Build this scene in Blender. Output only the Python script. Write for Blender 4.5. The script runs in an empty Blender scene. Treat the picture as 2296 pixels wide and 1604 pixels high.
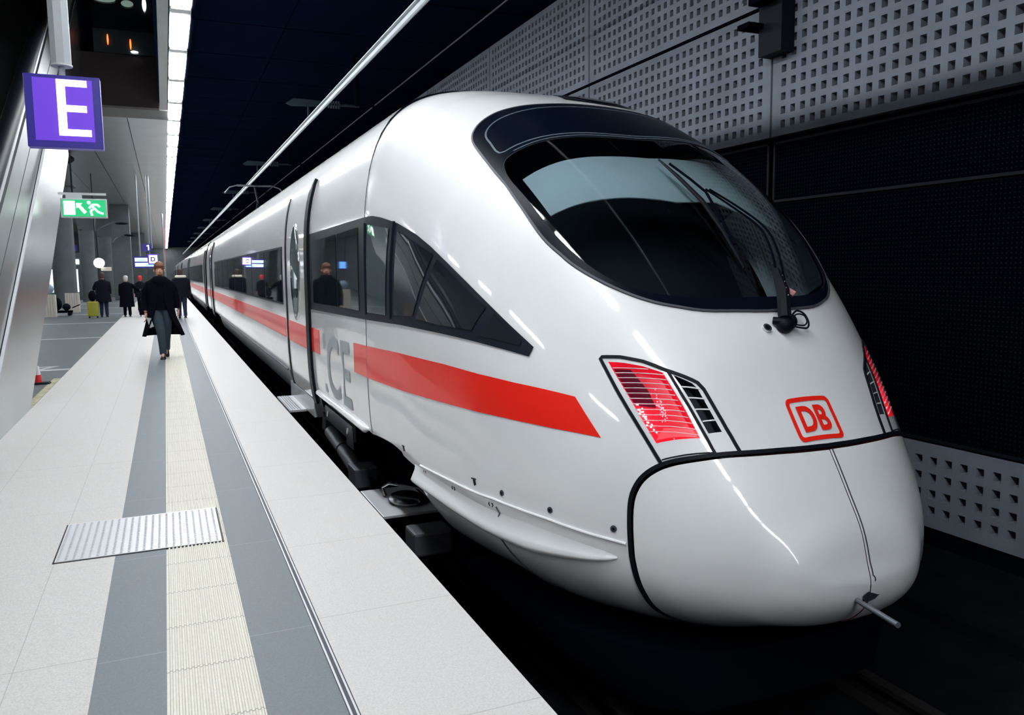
import bpy, bmesh, math, random
import numpy as np
from mathutils import Vector, Matrix
from mathutils.geometry import delaunay_2d_cdt
random.seed(7)
PI = math.pi
SC = bpy.context.scene
COL = SC.collection

# ------------------------------------------------------------------ camera, world, exposure
FPX = 1800.0; IW, IH = 2296, 1604
cam_d = bpy.data.cameras.new('camera'); cam = bpy.data.objects.new('camera', cam_d); COL.objects.link(cam)
cam_d.sensor_fit = 'HORIZONTAL'; cam_d.sensor_width = 36.0; cam_d.lens = 36.0 * FPX / IW
cam_d.clip_start = 0.05; cam_d.clip_end = 400
def cam_matrix():
    d = np.array([370 - IW / 2, -(612 - IH / 2), -FPX]); d /= np.linalg.norm(d)
    up0 = np.array([0, 1, 0.]) - d * d[1]; up0 /= np.linalg.norm(up0)
    rt = np.cross(d, up0); best = None
    for a in np.linspace(-.08, .08, 3201):
        z = up0 * np.cos(a) + rt * np.sin(a); px = IW / 2 + FPX * z[0] / (-z[2])
        if best is None or abs(px - 1330) < best[0]: best = (abs(px - 1330), z)
    z = best[1]; x = np.cross(d, z)
    return np.array([x, d, z]).T
R = cam_matrix()
CAMZ = 2.38
m = Matrix([list(R.T[i]) + [0] for i in range(3)] + [[0, 0, 0, 1]])
cam.matrix_world = Matrix.Translation((0, 0, CAMZ)) @ m
SC.camera = cam
w = bpy.data.worlds.new('hall_air'); SC.world = w; w.use_nodes = True
bg = w.node_tree.nodes['Background']; bg.inputs[0].default_value = (.12, .30, .75, 1); bg.inputs[1].default_value = .012
SC.view_settings.view_transform = 'Standard'; SC.view_settings.look = 'None'
SC.view_settings.gamma = 1; SC.view_settings.exposure = 0.25; SC.view_settings.use_curve_mapping = False
LAMP = 50.0

# ------------------------------------------------------------------ materials
def mat(name, base=(.5, .5, .5), rough=.5, metal=0., coat=0., spec=.5, emit=None, es=0., coatr=.04, noise=None, bump=None):
    mt = bpy.data.materials.new(name); mt.use_nodes = True
    nt = mt.node_tree; b = nt.nodes['Principled BSDF']
    b.inputs['Base Color'].default_value = (*base, 1); b.inputs['Roughness'].default_value = rough
    b.inputs['Metallic'].default_value = metal; b.inputs['Coat Weight'].default_value = coat
    b.inputs['Coat Roughness'].default_value = coatr; b.inputs['Specular IOR Level'].default_value = spec
    if emit: b.inputs['Emission Color'].default_value = (*emit, 1); b.inputs['Emission Strength'].default_value = es
    if noise:   # (scale, amount, detail)
        n = nt.nodes.new('ShaderNodeTexNoise'); n.inputs['Scale'].default_value = noise[0]; n.inputs['Detail'].default_value = noise[2]
        g = nt.nodes.new('ShaderNodeNewGeometry'); nt.links.new(g.outputs['Position'], n.inputs['Vector'])
        r = nt.nodes.new('ShaderNodeMapRange'); nt.links.new(n.outputs['Fac'], r.inputs['Value'])
        r.inputs['From Min'].default_value = .3; r.inputs['From Max'].default_value = .7
        r.inputs['To Min'].default_value = 1 - noise[1]; r.inputs['To Max'].default_value = 1 + noise[1]
        v = nt.nodes.new('ShaderNodeVectorMath'); v.operation = 'SCALE'; v.inputs[0].default_value = base
        nt.links.new(r.outputs[0], v.inputs['Scale']); nt.links.new(v.outputs[0], b.inputs['Base Color'])
        mt['vm'] = v.name
    if bump:
        n = nt.nodes.new('ShaderNodeTexNoise'); n.inputs['Scale'].default_value = bump[0]
        bp = nt.nodes.new('ShaderNodeBump'); bp.inputs['Strength'].default_value = bump[1]; bp.inputs['Distance'].default_value = bump[2]
        nt.links.new(n.outputs['Fac'], bp.inputs['Height']); nt.links.new(bp.outputs[0], b.inputs['Normal'])
    return mt
def add_joints(mt, lines, dark=.6):
    """thin joints between slabs: lines = [(axis, period, phase, width)] or [(axis, None, pos, width)]"""
    nt = mt.node_tree; b = nt.nodes['Principled BSDF']
    src = b.inputs['Base Color'].links[0].from_socket if b.inputs['Base Color'].links else None
    g = nt.nodes.new('ShaderNodeNewGeometry'); s = nt.nodes.new('ShaderNodeSeparateXYZ'); nt.links.new(g.outputs['Position'], s.inputs[0])
    acc = None
    def M(op, a, bb=None):
        n = nt.nodes.new('ShaderNodeMath'); n.operation = op
        for i, q in enumerate((a, bb)):
            if q is None: continue
            if isinstance(q, (int, float)): n.inputs[i].default_value = q
            else: nt.links.new(q, n.inputs[i])
        return n.outputs[0]
    for ax, per, ph, wd in lines:
        c = s.outputs[ax]
        if per: dd = M('ABSOLUTE', M('SUBTRACT', M('FLOORED_MODULO', M('ADD', M('SUBTRACT', c, ph), per / 2), per), per / 2))
        else: dd = M('ABSOLUTE', M('SUBTRACT', c, ph))
        k = M('LESS_THAN', dd, wd / 2)
        acc = k if acc is None else M('MAXIMUM', acc, k)
    mx = nt.nodes.new('ShaderNodeMix'); mx.data_type = 'RGBA'; mx.blend_type = 'MULTIPLY'
    nt.links.new(acc, mx.inputs['Factor']); mx.inputs[7].default_value = (dark, dark, dark, 1)
    if src: nt.links.new(src, mx.inputs[6])
    else: mx.inputs[6].default_value = b.inputs['Base Color'].default_value
    nt.links.new(mx.outputs[2], b.inputs['Base Color'])
    return mt
def glass_mat(name, tint, refl=.04):
    mt = bpy.data.materials.new(name); mt.use_nodes = True; nt = mt.node_tree; nt.nodes.clear()
    o = nt.nodes.new('ShaderNodeOutputMaterial'); t = nt.nodes.new('ShaderNodeBsdfTransparent'); t.inputs[0].default_value = (*tint, 1)
    g = nt.nodes.new('ShaderNodeBsdfGlossy'); g.inputs['Roughness'].default_value = .015
    f = nt.nodes.new('ShaderNodeFresnel'); f.inputs[0].default_value = 1.5
    a = nt.nodes.new('ShaderNodeMath'); a.operation = 'ADD'; a.inputs[1].default_value = refl; a.use_clamp = True
    mx = nt.nodes.new('ShaderNodeMixShader'); L = nt.links.new
    L(f.outputs[0], a.inputs[0]); L(a.outputs[0], mx.inputs[0]); L(t.outputs[0], mx.inputs[1]); L(g.outputs[0], mx.inputs[2]); L(mx.outputs[0], o.inputs[0])
    return mt
def emis(name, c, s): return mat(name, (c[0]*.3, c[1]*.3, c[2]*.3), .5, emit=c, es=s)

M = {}
M['white'] = mat('train_white_paint', (.80, .81, .82), .38, coat=.9, coatr=.06, noise=(3.0, .02, 4))
M['grey_paint'] = mat('light_grey_paint', (.40, .43, .45), .4, coat=.4)
M['red'] = mat('traffic_red_paint', (.88, .014, .003), .45, coat=.42, coatr=.05, spec=.25)
M['rubber'] = mat('black_rubber', (.003, .005, .009), .5, spec=.14)
M['frit'] = mat('black_windscreen_border', (.002, .004, .010), .3, spec=.04)
M['frit_line'] = mat('grey_seal_line', (.10, .13, .16), .3)
M['chrome'] = mat('brushed_trim', (.6, .62, .63), .25, 1)
M['glass'] = glass_mat('windscreen_glass', (.55, .62, .66))
M['lens_glass'] = glass_mat('headlamp_glass', (.9, .9, .92))
M['sideglass'] = mat('dark_side_glass', (.012, .018, .024), .03, spec=.8, coat=.5, coatr=.02)
M['sideglass_light'] = mat('green_tinted_glass', (.05, .075, .085), .03, spec=.8, coat=.5, coatr=.02)
M['winframe'] = mat('dark_grey_window_frame', (.008, .013, .022), .4, spec=.12)
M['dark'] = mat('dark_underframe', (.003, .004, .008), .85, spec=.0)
M['cabdark'] = mat('cab_interior_dark', (.01, .014, .022), .8)
M['blind'] = mat('pale_roller_blind', (.80, .90, .90), .7)
M['lining'] = mat('cab_wall_lining', (.80, .90, .90), .6)
M['steel'] = mat('dull_steel', (.22, .24, .27), .42, .7)
M['grime'] = mat('grimy_steel', (.07, .075, .09), .6, .4)
M['lampred'] = mat('red_lamp_reflector', (.7, .02, .05), .3, emit=(1, .02, .05), es=.34)
M['lamppink'] = mat('bright_glow_lamp_reflector', (.7, .05, .08), .3, emit=(1, .10, .12), es=.8)  # brighter lower end of the lamp's glow, painted as its own patch
M['lamppurple'] = mat('dim_glow_lamp_reflector', (.12, .01, .04), .25, emit=(1, .02, .12), es=.03)  # weaker glow at the lamp's upper end, painted as a darker patch
M['led'] = emis('pink_white_led', (1, .75, .8), 5)
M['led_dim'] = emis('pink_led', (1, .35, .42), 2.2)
M['lamp'] = emis('fluorescent_tube_white', (.93, .97, 1.0), LAMP)
M['housing'] = mat('lamp_housing_grey', (.5, .52, .52), .5)
M['granite'] = mat('light_granite_paving', (.555, .538, .52), .55, noise=(140, .13, 3), spec=.3)
add_joints(M['granite'], [(1, 3.9, 3.68, .006), (0, None, -.66, .004), (0, None, -1.22, .004), (1, 1.22, 3.68, .003)], .72)
M['granite_edge'] = mat('pale_edge_paving', (.585, .57, .555), .5, noise=(120, .10, 3), spec=.3)
add_joints(M['granite_edge'], [(1, 1.06, 3.68, .006)], .75)
M['greyslab'] = mat('grey_guide_band', (.165, .185, .205), .55, noise=(160, .10, 3), spec=.3)
add_joints(M['greyslab'], [(1, 1.3, 3.62, .004)], 1.7)
M['tactile'] = mat('cream_tactile_tiles', (.68, .66, .58), .55, noise=(60, .05, 3), spec=.3)
add_joints(M['tactile'], [(1, .44, 4.3, .008)], .55)
M['asphalt'] = mat('grey_hall_floor', (.085, .10, .11), .5, noise=(90, .12, 3), spec=.4)
M['floorline'] = mat('white_floor_line', (.40, .41, .40), .5)
M['hazard'] = mat('worn_yellow_edge', (.40, .37, .22), .6, noise=(12, .35, 3))
M['metal_ceiling'] = mat('brushed_metal_ceiling', (.34, .36, .36), .30, .6, noise=(1.2, .08, 3), bump=(.7, .25, .05))
M['dark_ceiling'] = mat('dark_ceiling_panels', (.0025, .006, .017), .8, spec=.0, noise=(.8, .15, 2))
M['concrete'] = mat('concrete_wall', (.215, .24, .29), .8, spec=.2, noise=(2.0, .12, 5))
M['concrete_dark'] = mat('concrete_column', (.085, .10, .105), .7, noise=(1.5, .15, 5))
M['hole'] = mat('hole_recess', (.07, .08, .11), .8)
M['hole_dark'] = mat('dark_bracket_paint', (.008, .011, .018), .6, spec=.1)
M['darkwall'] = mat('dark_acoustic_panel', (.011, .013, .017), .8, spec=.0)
M['darkrim'] = mat('dark_panel_rim', (.008, .011, .016), .6, spec=.1)
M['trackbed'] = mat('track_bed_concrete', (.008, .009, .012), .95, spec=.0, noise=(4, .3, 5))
M['rail'] = mat('rail_steel', (.03, .026, .026), .6, .5)
M['brownwall'] = mat('brown_fascia', (.045, .034, .034), .7, noise=(30, .1, 2))
M['brushed'] = mat('brushed_stainless', (.46, .49, .49), .26, .95, noise=(.9, .10, 4), bump=(.5, .3, .06))
M['brushed2'] = mat('matt_stainless', (.32, .345, .345), .38, .9, noise=(1.4, .08, 4))
M['bracket'] = mat('dark_blue_grey_steel', (.018, .028, .04), .7, spec=.15)
M['alu'] = mat('aluminium_profile', (.33, .36, .38), .5, .6)
M['plate'] = mat('galvanised_chequer_plate', (.60, .61, .64), .42, .45)
M['purple'] = mat('lit_purple_panel', (.10, .03, .4), .4, emit=(.10, .03, .50), es=.7)
M['navy'] = mat('dark_blue_glowing_case', (.012, .014, .11), .35, emit=(.03, .01, .30), es=.4)  # emission paints the lit sign's dim border glow onto its case
M['signwhite'] = emis('lit_white_letter', (1, 1, 1), 2.2)
M['green'] = mat('lit_green_panel', (.01, .3, .1), .4, emit=(.01, .42, .16), es=.8)
M['bluescreen'] = emis('blue_display', (.16, .45, 1.0), 1.6)
M['bluewhite'] = emis('pale_blue_display', (.6, .82, 1.0), 2.4)
M['orange'] = emis('orange_lamp', (1, .16, .03), 2.5)
M['shop'] = emis('lit_shop_front', (.85, .93, 1), 1.1)
M['shopdim'] = emis('dim_green_shop', (.35, .5, .42), .35)
M['skin'] = mat('skin', (.62, .33, .24), .55)
M['black_cloth'] = mat('black_wool', (.0022, .003, .007), .9, spec=.08)
M['dark_cloth'] = mat('dark_jacket', (.006, .008, .013), .85, spec=.1)
M['jeans'] = mat('dark_blue_denim', (.02, .035, .065), .8, spec=.2)
M['greytr'] = mat('grey_trousers', (.035, .055, .075), .8, spec=.2)
M['hair_brown'] = mat('ginger_brown_hair', (.22, .09, .045), .7)
M['hair_dark'] = mat('dark_brown_hair', (.06, .03, .025), .7)
M['hair_grey'] = mat('pale_grey_hair', (.5, .5, .48), .7)
M['fur'] = mat('cream_fur', (.75, .72, .6), .9)
M['redhat'] = mat('red_knit', (.75, .04, .05), .8)
M['yellowcase'] = mat('yellow_suitcase_shell', (.33, .33, .03), .45)
M['shoe'] = mat('black_leather', (.004, .004, .006), .4, spec=.3)
M['cardboard'] = mat('pale_wood_crate', (.55, .52, .45), .7)
M['bluebag'] = mat('blue_grey_plastic_bag', (.25, .33, .42), .5)
M['ice_grey'] = mat('light_grey_lettering', (.38, .43, .46), .5)
M['paper'] = mat('pale_grey_paper', (.45, .5, .52), .7)

# ------------------------------------------------------------------ object helpers
def setmeta(o, label=None, cat=None, group=None, kind=None):
    if label: o['label'] = label
    if cat: o['category'] = cat
    if group: o['group'] = group
    if kind: o['kind'] = kind
    return o
def empty(name, loc=(0, 0, 0), label=None, cat=None, group=None, rz=0):
    o = bpy.data.objects.new(name, None); COL.objects.link(o); o.location = loc; o.rotation_euler = (0, 0, rz)
    o.empty_display_size = .1
    return setmeta(o, label, cat, group)
def link(name, verts, faces, m, parent=None, smooth=False, normals=None):
    me = bpy.data.meshes.new(name); me.from_pydata([tuple(map(float, v)) for v in verts], [], [tuple(int(i) for i in f) for f in faces]); me.update()
    if smooth: me.polygons.foreach_set('use_smooth', [True] * len(me.polygons))
    if normals is not None: me.normals_split_custom_set_from_vertices([tuple(map(float, n)) for n in normals])
    me.materials.append(m)
    o = bpy.data.objects.new(name, me); COL.objects.link(o)
    if parent: o.parent = parent
    return o
class MB:
    def __init__(s): s.v = []; s.f = []
    def add(s, v, f):
        n = len(s.v); s.v += [tuple(map(float, p)) for p in v]; s.f += [tuple(i + n for i in q) for q in f]; return s
    def box(s, x0, x1, y0, y1, z0, z1):
        return s.add([(x0,y0,z0),(x1,y0,z0),(x1,y1,z0),(x0,y1,z0),(x0,y0,z1),(x1,y0,z1),(x1,y1,z1),(x0,y1,z1)],
                     [(0,3,2,1),(4,5,6,7),(0,1,5,4),(1,2,6,5),(2,3,7,6),(3,0,4,7)])
    def tube(s, pts, r, n=10, ry=None, cap=True):
        pts = [Vector(p) for p in pts]; k = len(pts)
        rr = r if isinstance(r, (list, tuple)) else [r] * k
        base = len(s.v); u = None
        for i, p in enumerate(pts):
            t = (pts[min(i+1, k-1)] - pts[max(i-1, 0)]).normalized()
            if u is None:
                u = Vector((0, 0, 1)) if abs(t.z) < .9 else Vector((1, 0, 0))
            u = (u - t * u.dot(t)).normalized(); v2 = t.cross(u)
            for j in range(n):
                a = 2 * PI * j / n; s.v.append(tuple(p + (u * math.cos(a) + v2 * math.sin(a)) * rr[i]))
        for i in range(k - 1):
            for j in range(n):
                a = base + i*n + j; b = base + i*n + (j+1) % n; s.f.append((a, b, b + n, a + n))
        if cap: s.f.append(tuple(base + j for j in reversed(range(n)))); s.f.append(tuple(base + (k-1)*n + j for j in range(n)))
        return s
    def cyl(s, c, r, z0, z1, n=24, r2=None):
        return s.tube([(c[0], c[1], z0), (c[0], c[1], z1)], [r, r if r2 is None else r2], n)
    def rings(s, rings, capA=True, capB=True, closed=True):
        base = len(s.v); n = len(rings[0])
        for rg in rings: s.v += [tuple(map(float, p)) for p in rg]
        for i in range(len(rings) - 1):
            for j in range(n if closed else n - 1):
                a = base + i*n + j; b = base + i*n + (j+1) % n; s.f.append((a, b, b + n, a + n))
        if capA: s.f.append(tuple(base + j for j in reversed(range(n))))
        if capB: s.f.append(tuple(base + (len(rings)-1)*n + j for j in range(n)))
        return s
    def sphere(s, c, r, n=12, mz=8):
        rx, ry, rz = r if isinstance(r, (list, tuple)) else (r, r, r)
        rg = []
        for i in range(mz + 1):
            a = -PI/2 + PI * i / mz; a = max(-PI/2 + .02, min(PI/2 - .02, a))
            rg.append([(c[0] + rx*math.cos(a)*math.cos(2*PI*j/n), c[1] + ry*math.cos(a)*math.sin(2*PI*j/n), c[2] + rz*math.sin(a)) for j in range(n)])
        return s.rings(rg)
    def prism(s, poly, ax, a, b):
        """poly in the two other axes, extruded along ax"""
        def P(p, t):
            q = list(p); q.insert(ax, t); return tuple(q)
        n = len(poly); base = len(s.v)
        s.v += [P(p, a) for p in poly] + [P(p, b) for p in poly]
        s.f += [tuple(base + i for i in range(n)), tuple(base + n + i for i in reversed(range(n)))]
        s.f += [(base + i, base + (i+1) % n, base + n + (i+1) % n, base + n + i) for i in range(n)]
        return s
    def build(s, name, m, parent=None, smooth=False, bevel=0, loc=None, sharp=None):
        o = link(name, s.v, s.f, m, parent, smooth)
        bm = bmesh.new(); bm.from_mesh(o.data); bmesh.ops.recalc_face_normals(bm, faces=bm.faces); bm.to_mesh(o.data); bm.free()
        if smooth and sharp is not False: o.data.set_sharp_from_angle(angle=math.radians(sharp or 40))
        if bevel:
            md = o.modifiers.new('edge', 'BEVEL'); md.width = bevel; md.segments = 2; md.limit_method = 'ANGLE'
        if loc: o.location = loc
        return o
def struct(name, mb, m, smooth=False, parent=None, bevel=0):
    o = mb.build(name, m, parent, smooth, bevel); o['kind'] = 'structure'; return o
def copy_tree(o, parent=None):
    c = o.copy(); COL.objects.link(c)
    if parent: c.parent = parent
    for ch in list(o.children): copy_tree(ch, c)
    return c
def text_mesh(txt, size=1.0, bold=0.0, ext=0.0):
    """returns (verts2d/3d, faces) of the text, centred"""
    cu = bpy.data.curves.new('t', 'FONT'); cu.body = txt; cu.size = size; cu.offset = bold; cu.extrude = ext
    cu.align_x = 'CENTER'; cu.align_y = 'CENTER'; cu.resolution_u = 6
    o = bpy.data.objects.new('t', cu); COL.objects.link(o)
    dg = bpy.context.evaluated_depsgraph_get(); dg.update()
    me = bpy.data.meshes.new_from_object(o.evaluated_get(dg))
    v = [tuple(p.co) for p in me.vertices]; f = [tuple(p.vertices) for p in me.polygons]
    bpy.data.objects.remove(o); bpy.data.curves.remove(cu); bpy.data.meshes.remove(me)
    xs = [p[0] for p in v]; ys = [p[1] for p in v]
    cx, cy = (min(xs)+max(xs))/2, (min(ys)+max(ys))/2
    return [(p[0]-cx, p[1]-cy, p[2]) for p in v], f, (max(xs)-min(xs), max(ys)-min(ys))

# ------------------------------------------------------------------ the station shell
PZ = .76      # platform level above the rails
EDGE = 1.23   # platform edge
def strip(x0, x1, y0, y1, m, z=PZ, name='floor'):
    return struct(name, MB().box(x0, x1, y0, y1, z - .12, z), m)
YB, YF = -32, 150
struct('floor', MB().box(-12, EDGE - .03, YB, YF, -.15, PZ - .115), M['concrete_dark'])
strip(.575, EDGE, YB, YF, M['granite_edge'])
strip(.26, .535, YB, YF, M['greyslab'])
strip(-.35, -.08, YB, YF, M['greyslab'])
strip(-1.58, -.35, YB, YF, M['granite'])
strip(-12, -1.58, YB, YF, M['asphalt'])
# tactile strip with raised ribs
mb = MB().box(-.08, .26, YB, YF, PZ - .12, PZ - .003)
for i in range(16):
    x = -.07 + i * .0207
    mb.add([(x, YB, PZ-.003), (x+.004, YB, PZ+.003), (x+.010, YB, PZ+.003), (x+.014, YB, PZ-.003),
            (x, 70, PZ-.003), (x+.004, 70, PZ+.003), (x+.010, 70, PZ+.003), (x+.014, 70, PZ-.003)],
           [(0,1,5,4), (1,2,6,5), (2,3,7,6)])
struct('floor', mb, M['tactile'])
# twin metal joint profile
mb = MB().box(.535, .575, YB, YF, PZ - .12, PZ - .006)
struct('trim_1', mb, M['grime'])
mb = MB(); mb.box(.539, .547, YB, YF, PZ - .01, PZ + .001); mb.box(.562, .570, YB, YF, PZ - .01, PZ + .001)
struct('trim_2', mb, M['plate'])
# white lines across the hall floor, worn yellow edge
mb = MB()
for y, wd in ((15.5, .22), (22.9, .2), (29.8, .2), (36.2, .2), (42.6, .2), (49, .2), (55.4, .2), (62, .2)):
    mb.box(-9, -1.585, y - wd/2, y + wd/2, PZ, PZ + .002)
struct('trim_3', mb, M['floorline'])
mb = MB(); mb.box(-2.6, -1.83, 16.0, 16.12, PZ, PZ + .002)
mb.add([(-2.3, 15.2, PZ+.003), (-2.2, 15.2, PZ+.003), (-1.78, 16.1, PZ+.003), (-1.9, 16.1, PZ+.003)], [(0,1,2,3)])
struct('trim_4', mb, M['floorline'])
struct('trim_5', MB().box(-1.68, -1.585, 11.0, 14.2, PZ, PZ + .002), M['hazard'])
# trackbed and rails
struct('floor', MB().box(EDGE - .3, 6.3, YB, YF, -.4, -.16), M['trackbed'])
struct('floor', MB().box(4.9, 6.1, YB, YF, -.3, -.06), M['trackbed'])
XC = 2.9
for sx in (-1, 1):
    x = XC + sx * .7535
    poly = [(x-.07,-.16),(x+.07,-.16),(x+.07,-.148),(x+.012,-.12),(x+.012,-.045),(x+.036,-.03),(x+.036,0),(x-.036,0),(x-.036,-.03),(x-.012,-.045),(x-.012,-.12),(x-.07,-.148)]
    mb = MB().prism([(p[0], p[1]) for p in poly], 1, YB, YF)
    o = mb.build('rail', M['rail']); setmeta(o, 'steel running rail on the %s side of the train, %s' % (('platform', 'nearest the platform edge') if sx < 0 else ('wall', 'nearest the perforated wall')), 'rail', 'rails under the train')
s0 = None
for i in range(46):
    y = -3 + i * .65
    if s0 is None:
        mb = MB(); mb.prism([(-1.2, -.20), (1.2, -.20), (1.17, -.165), (-1.17, -.165)], 1, -.13, .13)
        for sx in (-1, 1): mb.box(sx*.7535-.16, sx*.7535+.16, -.09, .09, -.175, -.162)
        s0 = mb.build('sleeper', M['trackbed']); o = s0
    else: o = s0.copy(); COL.objects.link(o)
    o.location = (XC, y, 0); setmeta(o, 'dark concrete sleeper block under the rails in the shadowed track bed', 'sleeper', 'sleepers in the track bed')

# right wall: perforated concrete bands and dark acoustic panels
XW = 6.0
def holed(L, H, pit, hw, hh, mr, cols, rows, depth=.09):
    y0 = (L - (cols - 1) * pit) / 2; z0 = (H - (rows - 1) * mr) / 2
    ys = [0]; zs = [0]
    for c in range(cols): ys += [y0 + c*pit - hw/2, y0 + c*pit + hw/2]
    for r_ in range(rows): zs += [z0 + r_*mr - hh/2, z0 + r_*mr + hh/2]
    ys.append(L); zs.append(H)
    ny, nz = len(ys), len(zs)
    v = [(0, y, z) for z in zs for y in ys]; f = []; id_ = lambda i, j: j*ny + i
    hv = []; hf = []
    for j in range(nz - 1):
        for i in range(ny - 1):
            q = (id_(i, j), id_(i, j+1), id_(i+1, j+1), id_(i+1, j))
            if i % 2 == 1 and j % 2 == 1:
                b = len(v); v += [(depth, v[k][1], v[k][2]) for k in q]
                for k in range(4): f.append((q[k], b+k, b+(k+1) % 4, q[(k+1) % 4]))
                hf.append((b, b+1, b+2, b+3))
            else: f.append(q)
    n = len(v); v += [(.12, 0, 0), (.12, L, 0), (.12, L, H), (.12, 0, H)]
    a, b, c, d = 0, ny-1, nz*ny-1, (nz-1)*ny
    f += [(a, b, n+1, n), (b, c, n+2, n+1), (c, d, n+3, n+2), (d, a, n, n+3)]
    return v, f, hf
def holed_obj(L, H, cols, rows, pit=.14, zp=.14, hw=.068, hh=.076):
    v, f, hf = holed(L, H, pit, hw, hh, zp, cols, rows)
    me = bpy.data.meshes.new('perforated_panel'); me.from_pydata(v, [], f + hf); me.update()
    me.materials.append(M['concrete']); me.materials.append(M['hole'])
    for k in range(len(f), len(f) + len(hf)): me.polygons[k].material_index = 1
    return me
pan_a = holed_obj(3.97, 1.35, 27, 9); pan_b = holed_obj(3.97, 1.52, 27, 10); pan_c = holed_obj(3.97, .73, 27, 4, .145, .145, .07, .08)
for k in range(-9, 30):
    y = 6.965 + 4.0 * k
    for me, z in ((pan_a, 3.74), (pan_b, 5.13), (pan_c, .10)):
        if me is pan_c and k > 8: continue
        o = bpy.data.objects.new('wall_right', me); COL.objects.link(o); o.location = (XW, y, z); o['kind'] = 'structure'
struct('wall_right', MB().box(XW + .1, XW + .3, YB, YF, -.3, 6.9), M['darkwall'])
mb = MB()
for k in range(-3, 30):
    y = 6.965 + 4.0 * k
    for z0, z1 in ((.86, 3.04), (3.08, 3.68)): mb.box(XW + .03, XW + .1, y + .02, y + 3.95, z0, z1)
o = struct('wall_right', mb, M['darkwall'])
# fine perforation of the acoustic panels (part of the panel surface)
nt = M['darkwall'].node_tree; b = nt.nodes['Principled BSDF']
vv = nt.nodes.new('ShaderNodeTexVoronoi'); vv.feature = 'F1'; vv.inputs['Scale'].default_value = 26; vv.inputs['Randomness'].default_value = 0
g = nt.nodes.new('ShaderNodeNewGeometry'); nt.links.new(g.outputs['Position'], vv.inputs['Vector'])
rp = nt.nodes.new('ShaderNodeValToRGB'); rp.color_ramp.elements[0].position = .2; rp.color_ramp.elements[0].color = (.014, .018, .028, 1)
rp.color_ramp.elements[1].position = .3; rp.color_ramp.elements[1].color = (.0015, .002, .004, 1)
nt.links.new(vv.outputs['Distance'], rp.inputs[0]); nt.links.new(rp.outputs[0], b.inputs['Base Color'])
mb = MB()
for k in range(-3, 30):
    y = 6.965 + 4.0 * k
    for yy in (y + .02, y + 3.925): mb.box(XW + .015, XW + .05, yy, yy + .025, .86, 3.70)
    for zz in (3.66, 3.055, .85): mb.box(XW + .015, XW + .05, y + .02, y + 3.95, zz, zz + .025)
struct('trim_6', mb, M['darkrim'])
mb = MB().box(XW - .02, XW + .03, YB, YF, 5.095, 5.125); struct('trim_7', mb, M['dark'])
mb = MB().box(XW + .02, XW + .1, YB, YF, -.3, .09); struct('baseboard_right', mb, M['dark'])
# ceiling over the track
mb = MB()
for i in range(-20, 66):
    y = 13.08 + 2.2 * i
    for x0, x1 in ((.66, 2.2), (2.215, 3.9), (3.915, 6.1)): mb.box(x0, x1, y + .03, y + 2.17, 6.7, 6.76)
struct('ceiling', mb, M['dark_ceiling'])
struct('ceiling', MB().box(-12, 6.2, YB, 28, 13, 13.2), M['dark'])
struct('ceiling', MB().box(.62, 6.3, YB, YF, 6.78, 6.9), M['dark'])
struct('ceiling', MB().box(.62, .66, YB, YF, 6.5, 6.9), M['dark'])
# metal ceiling over the platform, from the gallery edge onwards
mb = MB()
for i, (x0, x1) in enumerate(((-.70, .28), (-1.95, -.72), (-3.2, -1.97), (-4.6, -3.22), (-6.6, -4.62), (-9, -6.62), (-12, -9.02))):
    mb.box(x0, x1, 24.2, YF, 6.5, 6.56)
struct('ceiling', mb, M['metal_ceiling'])
struct('ceiling', MB().box(-12, .28, 22.9, 24.19, 6.5, 6.7), mat('ceiling_edge_strip', (.12, .115, .11), .6))
struct('ceiling', MB().box(-12, .3, 24.0, YF, 6.58, 6.9), M['dark'])
struct('trim_8', MB().box(.10, .265, YB, 22.55, 6.46, 6.8), M['brushed2'])
struct('wall_gallery', MB().box(-12, .08, 22.6, 22.89, 6.5, 7.75), M['brownwall'])
struct('wall_gallery', MB().box(-12, .08, 27.5, 27.9, 7.75, 13), M['darkwall'])
struct('wall_left', MB().box(-12.3, -12, YB, YF, -.2, 13), M['concrete_dark'])
struct('wall_back', MB().box(-12.3, 6.3, YF, YF + .3, -.2, 13), M['concrete_dark'])
struct('wall_front', MB().box(-12.3, 6.3, YB - 6.3, YB - 6, -.2, 13), M['darkwall'])
struct('floor', MB().box(-12.3, 6.3, YB - 6, YB, -.4, -.16), M['trackbed'])

# gallery glass and what glows behind it
gl = empty('glass_balustrade', (0, 22.55, 7.75), 'dark glass balustrade above the brown fascia at upper left', 'balustrade')
MB().box(-1.30, .06, -.02, .02, 0, .55).build('glass_pane', M['sideglass_light'], gl)
MB().box(-1.30, .06, -.03, .05, .55, .62).build('top_rail', M['darkrim'], gl)
MB().box(-1.30, .06, -.02, .02, .62, 1.5).build('glass_pane', M['sideglass'], gl)
for i, (x, z) in enumerate(((-.98, 8.05), (-.48, 7.98))):
    o = MB().sphere((0, 0, 0), (.02, .02, .13), 8, 6).build('gallery_lamp', M['orange'], None, True); o.location = (x, 22.50, z)
    setmeta(o, ('left' if i == 0 else 'right') + ' of the two small orange lamps glowing above the brown fascia', 'lamp', 'orange lamps of the gallery')
o = MB().sphere((0, 0, 0), (.09, .03, .03), 12, 6).build('gallery_downlight', M['signwhite'], None, True); o.location = (-.40, 22.48, 7.80)
setmeta(o, 'small white oval light just below the right orange lamp', 'lamp')
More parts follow.
